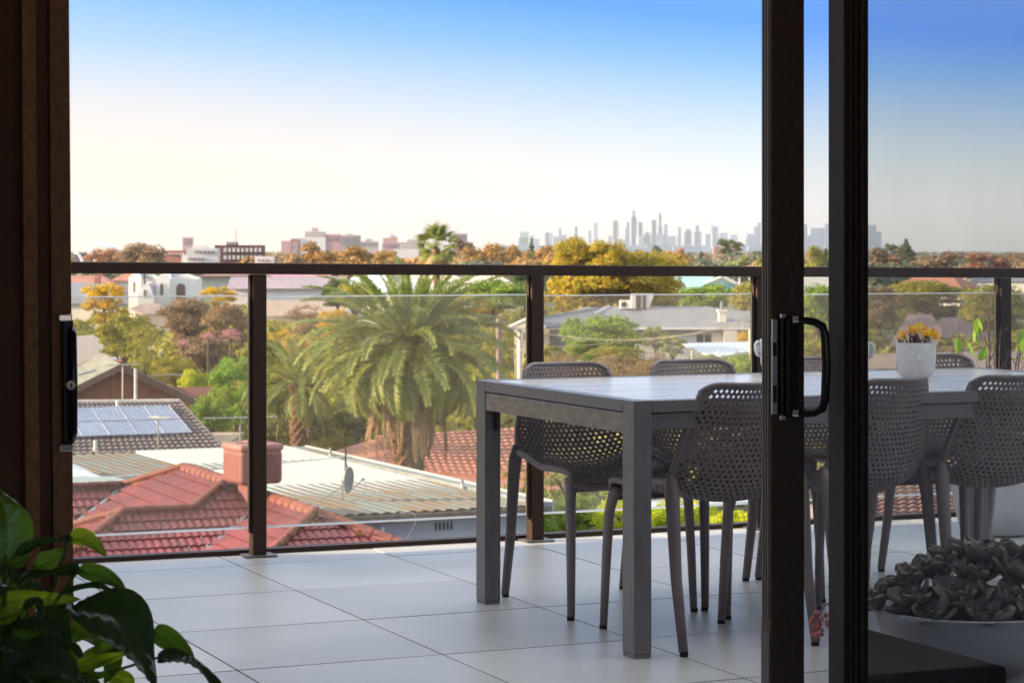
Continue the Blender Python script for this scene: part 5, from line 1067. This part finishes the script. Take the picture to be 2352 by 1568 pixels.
# wooded suburbs stretching to the horizon: one mass of crowns
def belt(name, label, n, z0, z1, s0, s1, mat, seed, x0=-100, x1=2450, hs=(3.5, 8.5)):
    r_ = np.random.default_rng(seed); V = []; nq = 170
    zz_ = z0 * (z1 / z0) ** r_.random(n); px = x0 + (x1 - x0) * r_.random(n); hgt = hs[0] + (hs[1] - hs[0]) * r_.random(n); rr = s0 + (s1 - s0) * r_.random(n)
    for k in range(n):
        d = r_.normal(size=(nq, 3)); d /= np.linalg.norm(d, axis=1)[:, None]; d[:, 2] = np.abs(d[:, 2]) * .9 - .1
        c = np.array([(px[k] - PX0) * zz_[k] / F, zz_[k], GZ + hgt[k] * .45]); pos = c + d * np.array([rr[k], rr[k], hgt[k] * .55]) * (.75 + .25 * r_.random((nq, 1)))
        nn_ = d + r_.normal(size=(nq, 3)) * .4; t1 = np.cross(nn_, r_.normal(size=(nq, 3))); t1 /= np.linalg.norm(t1, axis=1)[:, None]; t2 = np.cross(nn_, t1); t2 /= np.linalg.norm(t2, axis=1)[:, None]
        s_ = rr[k] * .125
        V.append(np.stack([pos - t1 * s_, pos - t2 * s_, pos + t1 * s_, pos + t2 * s_], 1).reshape(-1, 3))
    V = np.concatenate(V); me = bpy.data.meshes.new(name); me.from_pydata(V.tolist(), [], np.arange(len(V)).reshape(-1, 4).tolist()); me.materials.append(mat)
    o = link(name, me); o['kind'] = 'stuff'; o['label'] = label; o['category'] = 'trees'; return o
belt('woodland', 'dark green treetops of the suburbs stretching to the horizon', 750, 480, 6500, 4., 9., LMAT['grey'], 61, hs=(5, 9.5))
belt('woodland', 'brown treetops scattered through the suburbs beyond the handrail', 450, 520, 5000, 4., 8., LMAT['brown'], 62, hs=(5, 10))
belt('woodland', 'orange autumn treetops in the suburbs left of the skyline', 260, 520, 2600, 4., 8., LMAT['orange'], 63, 560, 1560, hs=(6, 11.5))
belt('garden_shrubs', 'low green garden foliage filling the ground between the houses', 420, 95, 320, 1.2, 3.2, LMAT['olive'], 64, hs=(1.5, 4.5))

# --- palms
FR = leafmat('palm_frond_green', (.10, .145, .035), (.25, .29, .085), .38, .45, .4); FRD = leafmat('palm_frond_dead', (.20, .14, .07), (.34, .24, .13), .25)
def frond(name, L_, arch, nl=92, lw=.42, up0=.2, wd=.024):
    m = MB(); n = 14; pts = []; ang = up0; p = Vector((0, 0, 0)); st = L_ / n
    for i in range(n + 1):
        pts.append(p.copy()); p = p + Vector((math.cos(ang), 0, math.sin(ang))) * st; ang -= arch / n * (.4 + 1.2 * i / n)
    m.tube(pts, [.05 * (1 - i / n) * .8 + .008 for i in range(n + 1)], 4)
    for k in range(nl):
        t = .12 + .88 * k / nl; x = t * n; i = min(int(x), n - 1); q = pts[i].lerp(pts[i + 1], x - i); tg = (pts[i + 1] - pts[i]).normalized(); nr = Vector((-tg.z, 0, tg.x))
        ln = lw * (math.sin(math.pi * min(.97, t * .86 + .10)) ** .6)
        for sd_ in (-1, 1):
            d = (Vector((0, sd_, 0)) * .80 + tg * random.uniform(.45, .8) + nr * random.uniform(-.05, .45)).normalized(); e = q + d * ln * random.uniform(.8, 1.1) + Vector((0, 0, -.06 * ln)); mid = q.lerp(e, .5) + nr * .03
            m.add([q - tg * wd * .5, mid - tg * wd, e, mid + tg * wd, q + tg * wd * .5], [(0, 1, 3, 4), (1, 2, 3)])
    me = m.mesh(name, normals=False); me.materials.append(None); return me
random.seed(8)
FMS = [frond('frond', 3.5, .5, up0=.05), frond('frond', 3.6, 1.0, up0=.15), frond('frond', 3.5, 1.5, up0=.2), frond('frond', 2.9, 2.0, up0=.2, lw=.5)]
TRK = M('palm_trunk', (.22, .13, .08), .9, 0, .2, col2=(.09, .055, .04), vs_=3, bump=.8, bs=9)
def date_palm(label, px, py, z, n, sc_, seed, trunk_r=.5, dead=14):
    rs = random.Random(seed); c = P(px, py, z); t = thing('date_palm', label, 'palm tree', (c.x, c.y, GZ), 0, 'date palms below the terrace'); ch_ = c.z - GZ
    m = MB(); nseg = 26; m.tube([(0, 0, -.2)] + [(.04 * math.sin(i * .5), 0, ch_ * i / nseg) for i in range(1, nseg + 1)], [trunk_r * 1.15] + [trunk_r * (1 + .06 * (i % 2)) * (1.0 if i < nseg - 4 else 1.0 + .12 * (i - nseg + 4)) for i in range(1, nseg + 1)], 14)
    m.obj('trunk', TRK, t)
    bt = MB().add([(-.10, 0, -.12), (.10, 0, -.12), (.13, .0, .06), (0, 0, .15), (-.13, 0, .06), (0, -.10, .04)], [(0, 1, 5), (1, 2, 5), (2, 3, 5), (3, 4, 5), (4, 0, 5)]).mesh('leaf_base', normals=False); bt.materials.append(TRK)
    for k in range(150):
        a_ = k * 2.4; h_ = ch_ * .40 + k * ch_ * .55 / 150; rr = trunk_r * 1.02
        link('leaf_base', bt, t, None, (math.cos(a_) * rr, math.sin(a_) * rr, h_), (0, 0, a_ + math.pi / 2), (1, 1, 1))
    for k in range(n):
        f = k / n; el_ = math.radians(86 - 128 * f ** .80 + rs.uniform(-5, 5)); az = k * 2.39996 + rs.uniform(-.15, .15)
        me = FMS[0] if f < .16 else FMS[1] if f < .42 else FMS[2] if f < .75 else FMS[3]
        s_ = sc_ * rs.uniform(.9, 1.06) * (.68 if f < .12 else .9 if f < .22 else 1) * (.93 if f > .8 else 1)
        mt = Matrix.Rotation(az, 3, 'Z') @ Matrix.Rotation(-el_, 3, 'Y') @ Matrix.Rotation(rs.uniform(-.35, .35), 3, 'X')
        r0 = .22; link('frond', me, t, FR, (math.cos(az) * r0, math.sin(az) * r0, ch_ + .25 - .5 * f), mt.to_euler(), (s_, s_, s_))
    for k in range(dead):
        az = k * 6.283 / dead + rs.uniform(-.2, .2); el_ = math.radians(-72 + rs.uniform(-9, 12)); mt = Matrix.Rotation(az, 3, 'Z') @ Matrix.Rotation(-el_, 3, 'Y'); s_ = sc_ * rs.uniform(.72, .95)
        link('dead_frond', FMS[0], t, FRD, (math.cos(az) * .42, math.sin(az) * .42, ch_ - .35), mt.to_euler(), (s_, s_ * .6, s_))
date_palm('huge date palm with a dense fountain of drooping fronds behind the corrugated roof', 938, 795, 70, 128, .98, 4, .44, 34)
date_palm('smaller date palm half hidden to the left of the huge palm', 690, 880, 83, 46, .62, 9, .3, 6)
# fan palm above the handrail
def fan_leaf():
    m = MB(); m.tube([(0, 0, 0), (1.15, 0, .05)], [.03, .02], 4)
    for k in range(20):
        a_ = R(-80 + 160 * k / 19); d = Vector((math.cos(a_), math.sin(a_), 0)); q = Vector((1.15, 0, .05)); ln = 1.1 * (.75 + .25 * math.cos(a_)); s_ = Vector((-d.y, d.x, 0)) * .05
        m.add([q, q + d * ln * .55 - s_, q + d * ln + Vector((0, 0, -.40)), q + d * ln * .55 + s_], [(0, 1, 2, 3)])
    me = m.mesh('fan_leaf', normals=False); me.materials.append(None); return me
fm_ = fan_leaf(); zf_ = 225.; cf = P(1002, 572, zf_); fp = thing('fan_palm', 'tall fan palm rising above the handrail over the date palm', 'palm tree', (cf.x, cf.y, GZ), 0)
MB().tube([(0, 0, -.2), (.1, 0, 5), (0, 0, cf.z - GZ)], [.42, .34, .36], 12).obj('trunk', TRK, fp)
FPM = leafmat('fan_palm_green', (.10, .13, .03), (.22, .24, .06), .35)
rs = random.Random(2)
for k in range(34):
    f = k / 34; el_ = math.radians(86 - 156 * f + rs.uniform(-8, 8)); az = k * 2.39996; dm = f > .8; s_ = rs.uniform(.95, 1.25) * (1.1 if f < .5 else .95)
    mt = Matrix.Rotation(az, 3, 'Z') @ Matrix.Rotation(-el_, 3, 'Y') @ Matrix.Rotation(rs.uniform(-.6, .6), 3, 'X')
    link('fan_leaf' if not dm else 'dead_leaf', fm_, fp, FRD if dm else FPM, (0, 0, cf.z - GZ), mt.to_euler(), (s_, s_, s_))

# ==================================================================== FAR BUILDINGS
def slab_tower(label, boxes, z, m, cat='building', name='building', win=None, dp=None, group=None):
    """boxes: (x0, x1, ytop) px; win: (rows, cols, material, x0, x1, y0, y1)"""
    t = thing(name, label, cat, (0, 0, 0), 0, group)
    for k, b in enumerate(boxes):
        p, q = P(b[0], b[2], z), P(b[1], b[2], z); d_ = dp or (q.x - p.x) * .6; mm = b[3] if len(b) > 3 else m; off = k * .15
        MB().box(p.x, q.x, z + off, z + d_ + off, GZ, p.z).obj('block', mm, t)
    if win:
        for (rows, cols_, mm, x0, x1, y0, y1) in win:
            for r_ in range(rows):
                for c_ in range(cols_):
                    w_ = (x1 - x0) / cols_; h_ = (y1 - y0) / rows; p, q = P(x0 + w_ * (c_ + .2), y0 + h_ * (r_ + .2), z - .3), P(x0 + w_ * (c_ + .8), y0 + h_ * (r_ + .75), z - .3)
                    MB().box(p.x, q.x, z - .35, z - .05, q.z, p.z).obj('window', mm, t)
    return t
CON = M('pale_concrete_far', (.50, .43, .42), .8, var=.05, vs_=.1); PNK = M('pink_render', (.50, .30, .30), .8, var=.05); WHB = M('white_block', (.72, .68, .66), .7, var=.03); DBR = M('dark_brick_far', (.13, .06, .06), .8, var=.1, vs_=.2)
GRW = M('far_window', (.28, .24, .26), .4, var=.1); LGT = M('light_window', (.62, .60, .60), .5)
slab_tower('stepped concrete hospital block with a rooftop lift tower', [(689, 748, 545, WHB), (700, 746, 532), (716, 731, 523), (745, 782, 538, PNK)], 1500, CON, win=[(3, 6, GRW, 748, 780, 541, 552), (4, 2, GRW, 691, 699, 548, 570)])
slab_tower('pink and white flats left of the hospital block', [(646, 668, 553, PNK), (668, 690, 548, M('red_render', (.45, .20, .20), .8)), (664, 670, 552, WHB), (684, 696, 550, WHB)], 1450, PNK, win=[(5, 3, LGT, 671, 684, 556, 585)])
slab_tower('long grey apartment slab right of the hospital', [(780, 827, 540), (795, 812, 537)], 1550, CON, win=[(5, 9, GRW, 782, 826, 543, 565)])
slab_tower('low grey blocks beyond the orange trees', [(820, 868, 554), (840, 855, 549)], 1700, CON, win=[(2, 6, GRW, 822, 866, 556, 566)])
wt = slab_tower('round topped office tower between the slab and the fan palm', [(880, 912, 546, PNK), (877, 916, 558, CON)], 1600, PNK, win=[(2, 5, GRW, 881, 911, 560, 570)])
v = P(896, 546, 1605); MB().lathe([(4.6, 0), (3.8, 1.4), (1.6, 2.6), (.01, 2.9)], 14, c=(v.x, v.y + 3, v.z), capb=False).obj('dome', CON, wt)
slab_tower('hazy pale blocks left of the fan palm', [(915, 960, 556), (935, 950, 550), (950, 975, 553)], 2000, CON)
slab_tower('white flat roofed hall beside the fan palm', [(903, 962, 572, WHB), (912, 960, 581, M('aqua_panel', (.45, .60, .56), .6))], 640, WHB)
slab_tower('pale tower block above the pine crown behind the fan palm', [(1040, 1073, 536)], 1500, CON, win=[(4, 5, GRW, 1042, 1071, 538, 556)])
slab_tower('pink block tower alone on the left horizon', [(419, 442, 545)], 1700, PNK, win=[(4, 3, GRW, 421, 440, 548, 562)])
slab_tower('dark brick apartment building with white windows at left', [(493, 602, 563), (520, 545, 556)], 520, DBR, win=[(2, 9, LGT, 512, 602, 566, 600), (1, 3, LGT, 522, 543, 557, 562)])
slab_tower('white modern apartments left of the dark brick building', [(428, 500, 570, WHB), (440, 475, 564, WHB), (416, 450, 585, WHB)], 505, WHB, win=[(1, 5, GRW, 445, 495, 574, 582), (1, 4, GRW, 432, 470, 590, 598)])
slab_tower('white house below the dark brick building', [(585, 628, 589, WHB)], 430, WHB, win=[(1, 3, GRW, 590, 620, 594, 601)])
slab_tower('red brick houses row at left above the handrail', [(374, 425, 575, CBR), (380, 430, 588, PNK)], 520, CBR, win=[(1, 6, LGT, 378, 424, 580, 586)])
slab_tower('brick civic building under the skyline', [(1655, 1700, 555, PNK), (1640, 1690, 566, CBR)], 2400, PNK)
# stadium
st_ = thing('stadium', 'stadium stand with a curved white roof and arching white struts at left', 'stadium', (0, 0, 0), 0); zs_ = 700.
WS = M('white_steel', (.75, .74, .74), .5, .1)
rr_ = MB(); n = 16
for i in range(n + 1):
    px = 168 + (290 - 168) * i / n; yt = 579 - 17 * math.sin(math.pi * (i / n) ** .8) ; rr_.v += [tuple(P(px, yt, zs_)), tuple(P(px, yt - 5 * math.sin(math.pi * i / n), zs_ + 40)), tuple(P(px, yt + 3, zs_))]
for i in range(n): rr_.f += [(i * 3, i * 3 + 3, i * 3 + 4, i * 3 + 1), (i * 3, i * 3 + 2, i * 3 + 5, i * 3 + 3)]
rr_.obj('roof', WS, st_, normals=False); p, q = P(170, 582, zs_ + 6), P(262, 582, zs_ + 6); MB().box(p.x, q.x, zs_ + 6, zs_ + 40, GZ, p.z).obj('stand', M('stand_grey', (.25, .22, .24), .7), st_)
for x0 in (172, 202, 226):
    pts = [P(x0 + 14 * t_ + 4, 604 - 30 * math.sin(t_ * 1.9), zs_ - 5 - 12 * (1 - t_)) for t_ in np.linspace(0, 1, 9)]; pts = [P(x0 + 20 - 20 * (1 - t_) ** 2, 580 + 42 * t_ ** 1.6, zs_ - 5) for t_ in np.linspace(0, 1, 9)]
    MB().tube(pts, .45, 6).obj('strut', WS, st_, smooth=True)
# radio mast
mv = P(541, 528, 1800); ms = thing('lattice_mast', 'thin hazy lattice mast above the dark brick building', 'mast', (mv.x, mv.y, GZ), 0); hh_ = mv.z - GZ
mm_ = MB()
for sx, sy in ((-1, -1), (1, -1), (1, 1), (-1, 1)): mm_.tube([(sx * 1.6, sy * 1.6, 0), (sx * .5, sy * .5, hh_)], .18, 4)
for k in range(14): w_ = 1.6 - 1.1 * k / 14; mm_.tube([(-w_, -w_, hh_ * k / 14), (w_, -w_, hh_ * (k + 1) / 14)], .12, 3)
mm_.obj('lattice', CON, ms)
# suburban roofs in the middle distance
rs = random.Random(99); rc = ['terracotta', 'slate grey', 'rust brown', 'cream', 'pale']
RM = [ORR, SLT, CBR, M('cream_roof', (.55, .50, .42), .7), MATS['pale_sheet']]
spots = [(1010, 700, 0), (1150, 900, 4), (1300, 640, 1), (1540, 620, 2), (1590, 700, 3), (1640, 560, 0), (1715, 640, 2), (1760, 520, 4), (900, 420, 1), (860, 380, 4), (990, 390, 3), (560, 700, 0), (620, 620, 4), (480, 640, 2), (350, 520, 0), (200, 380, 2), (175, 300, 1), (2150, 420, 0), (2230, 600, 2), (2320, 500, 1), (2000, 700, 4), (1880, 430, 3), (1110, 380, 3), (1500, 820, 4), (940, 1100, 4), (1250, 1200, 3)]
where = ['below the pale tower behind the fan palm', 'right of the fan palm under the orange belt', 'left of the tall golden tree', 'right of the tall golden tree', 'under the red brown suburban tree', 'left of the dark gum tree', 'right of the dark gum tree',
         'beside the first door post', 'under the low orange crown', 'in front of the low orange crown', 'at the foot of the fan palm', 'behind the first balustrade post', 'right of the first balustrade post', 'below the white modern apartments', 'between the stadium and the white apartments',
         'beside the stadium stand', 'at the left edge under the handrail', 'behind the tinted glass, middle', 'behind the tinted glass, far row', 'at the right picture edge', 'just right of the second door post', 'in the gap between the door posts', 'right of the date palm under the handrail', 'under the skyline middle',
         'below the round topped office tower', 'below the left end of the skyline']
for i, (px, z, c_) in enumerate(spots):
    v = P(px, 600, z); wd_ = rs.uniform(6, 9); dp_ = rs.uniform(5, 7)
    t = thing('suburban_house', rc[c_] + ' roofed house ' + where[i], 'house', (v.x, v.y, GZ), rs.uniform(-.5, .5), 'suburban houses beyond the handrail')
    MB().box(-wd_, wd_, -dp_, dp_, 0, 3.2).obj('wall', WG if i % 2 else CRW, t)
    MB().add([(-wd_ - .5, -dp_ - .5, 3.2), (wd_ + .5, -dp_ - .5, 3.2), (wd_ + .5, dp_ + .5, 3.2), (-wd_ - .5, dp_ + .5, 3.2), (-wd_ * .45, 0, 5.9), (wd_ * .45, 0, 5.9)], [(0, 1, 5, 4), (1, 2, 5), (2, 3, 4, 5), (3, 0, 4), (3, 2, 1, 0)]).obj('roof', RM[c_], t)
    MB().box(wd_ * .3, wd_ * .3 + .7, -.4, .4, 4.2, 6.6).obj('chimney', CBR, t)
    MB().box(-wd_ * .6, -wd_ * .2, -dp_ - .06, -dp_ + .02, 1., 2.4).obj('window', DW, t)

# city skyline
ZC = 9000.
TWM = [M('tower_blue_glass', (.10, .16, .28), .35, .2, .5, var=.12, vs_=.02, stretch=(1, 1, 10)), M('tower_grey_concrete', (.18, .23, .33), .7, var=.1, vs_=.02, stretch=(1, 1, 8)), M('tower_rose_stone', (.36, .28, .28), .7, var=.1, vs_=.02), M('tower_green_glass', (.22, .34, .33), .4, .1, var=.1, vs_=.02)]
def Z3(zx): return 1133 + zx * .27344
def Y3(zy): return 459.4 + zy * .27344
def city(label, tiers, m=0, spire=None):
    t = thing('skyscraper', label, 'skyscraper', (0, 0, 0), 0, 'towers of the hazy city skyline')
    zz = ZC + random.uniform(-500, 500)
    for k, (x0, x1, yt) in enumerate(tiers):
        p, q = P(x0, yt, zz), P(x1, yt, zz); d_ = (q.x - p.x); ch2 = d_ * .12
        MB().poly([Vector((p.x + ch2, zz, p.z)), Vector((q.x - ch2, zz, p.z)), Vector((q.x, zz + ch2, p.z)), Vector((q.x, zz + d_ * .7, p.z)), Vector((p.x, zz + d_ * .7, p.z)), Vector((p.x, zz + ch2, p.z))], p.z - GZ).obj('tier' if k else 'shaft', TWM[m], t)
    if spire: p = P(spire[0], spire[1], zz); MB().tube([Vector((p.x, zz + 15, p.z - 45)), Vector((p.x, zz + 15, p.z))], [3, 1], 5).obj('spire', TWM[m], t)
random.seed(4)
E = [('greenish box tower at the left end of the skyline', [(Z3(210), Z3(298), Y3(268)), (Z3(195), Z3(300), Y3(315))], 3), ('low pale block right of the greenish box tower', [(Z3(300), Z3(345), Y3(298)), (Z3(340), Z3(385), Y3(325))], 1),
 ('broad grey block in the left third of the skyline', [(Z3(423), Z3(497), Y3(278)), (Z3(440), Z3(470), Y3(270))], 1), ('slim tower left of the first thin needle', [(Z3(547), Z3(572), Y3(238)), (Z3(572), Z3(615), Y3(292))], 0),
 ('low hazy block between the slim towers', [(Z3(495), Z3(548), Y3(305)), (Z3(615), Z3(670), Y3(312))], 1), ('thin tower with rounded crown left of the golden crest', [(Z3(680), Z3(709), Y3(228)), (Z3(684), Z3(705), Y3(223))], 0),
 ('short thin tower behind the golden crest', [(Z3(795), Z3(823), Y3(256))], 0), ('tall plain slab tower standing alone', [(Z3(840), Z3(877), Y3(190))], 1), ('rosy tower with a notched top left of the tallest', [(Z3(995), Z3(1055), Y3(180)), (Z3(1005), Z3(1045), Y3(170))], 2),
 ('low block beside the rosy tower', [(Z3(960), Z3(998), Y3(300)), (Z3(1055), Z3(1110), Y3(330))], 1), ('grey tower against the left side of the tallest', [(Z3(1112), Z3(1152), Y3(186)), (Z3(1105), Z3(1130), Y3(240))], 0),
 ('tallest stepped skyscraper of the skyline', [(Z3(1150), Z3(1208), Y3(148)), (Z3(1165), Z3(1193), Y3(86)), (Z3(1158), Z3(1200), Y3(135))], 0), ('tower with curved top right of the tallest', [(Z3(1214), Z3(1256), Y3(190)), (Z3(1222), Z3(1250), Y3(182))], 1),
 ('cluster of low towers below the tallest', [(Z3(1256), Z3(1325), Y3(276)), (Z3(1280), Z3(1300), Y3(265)), (Z3(1205), Z3(1330), Y3(300))], 1), ('broad grey tower in the middle right of the skyline', [(Z3(1325), Z3(1372), Y3(172)), (Z3(1332), Z3(1366), Y3(164))], 1),
 ('slender twisted tower with a narrow waist', [(Z3(1386), Z3(1414), Y3(114)), (Z3(1391), Z3(1410), Y3(108)), (Z3(1380), Z3(1420), Y3(225))], 0), ('dark tower right of the slender twisted tower', [(Z3(1428), Z3(1466), Y3(204))], 0),
 ('wide low block right of the dark tower', [(Z3(1466), Z3(1535), Y3(304)), (Z3(1330), Z3(1430), Y3(285))], 1), ('dark slim tower in the right third', [(Z3(1548), Z3(1578), Y3(227))], 0), ('round shouldered tower right of the dark slim one', [(Z3(1603), Z3(1667), Y3(262)), (Z3(1612), Z3(1660), Y3(243))], 0),
 ('dark blue tower with a lower wing', [(Z3(1698), Z3(1730), Y3(213)), (Z3(1688), Z3(1748), Y3(266))], 0), ('low blue block left of the crane tower', [(Z3(1775), Z3(1825), Y3(285))], 0),
 ('sloping tower carrying a crane', [(Z3(1838), Z3(1890), Y3(226)), (Z3(1838), Z3(1862), Y3(215))], 0, (Z3(1836), Y3(180))), ('low pale blocks above the dark gum tree', [(Z3(1890), Z3(1970), Y3(277)), (Z3(1995), Z3(2050), Y3(290))], 1),
 ('stepped blue tower at the door post', [(Z3(2125), Z3(2182), Y3(282)), (Z3(2180), Z3(2246), Y3(222)), (Z3(2215), Z3(2250), Y3(187))], 0), ('blue tower sliver against the right of the door post', [(1840, 1854, 515)], 0),
 ('blue tower seen between the two door posts', [(1857, 1895, 524), (1853, 1860, 540), (1893, 1906, 514)], 0), ('dark tower just right of the second door post', [(1980, 2014, 517), (2010, 2025, 532)], 0)]
for e in E: city(*e[:3], spire=e[3] if len(e) > 3 else None)
# low hazy city blocks at the towers' feet
r_ = random.Random(12); lb = MB()
for k in range(150):
    px = r_.uniform(1130, 2020); z = r_.uniform(5500, 10000); p = P(px, r_.uniform(562, 572), z); w_ = r_.uniform(12, 40); lb.box(p.x - w_, p.x + w_, z, z + 30, GZ, p.z)
o = lb.obj('city_blocks', TWM[1]); o['kind'] = 'stuff'; o['label'] = 'low hazy city blocks at the feet of the towers'; o['category'] = 'buildings'
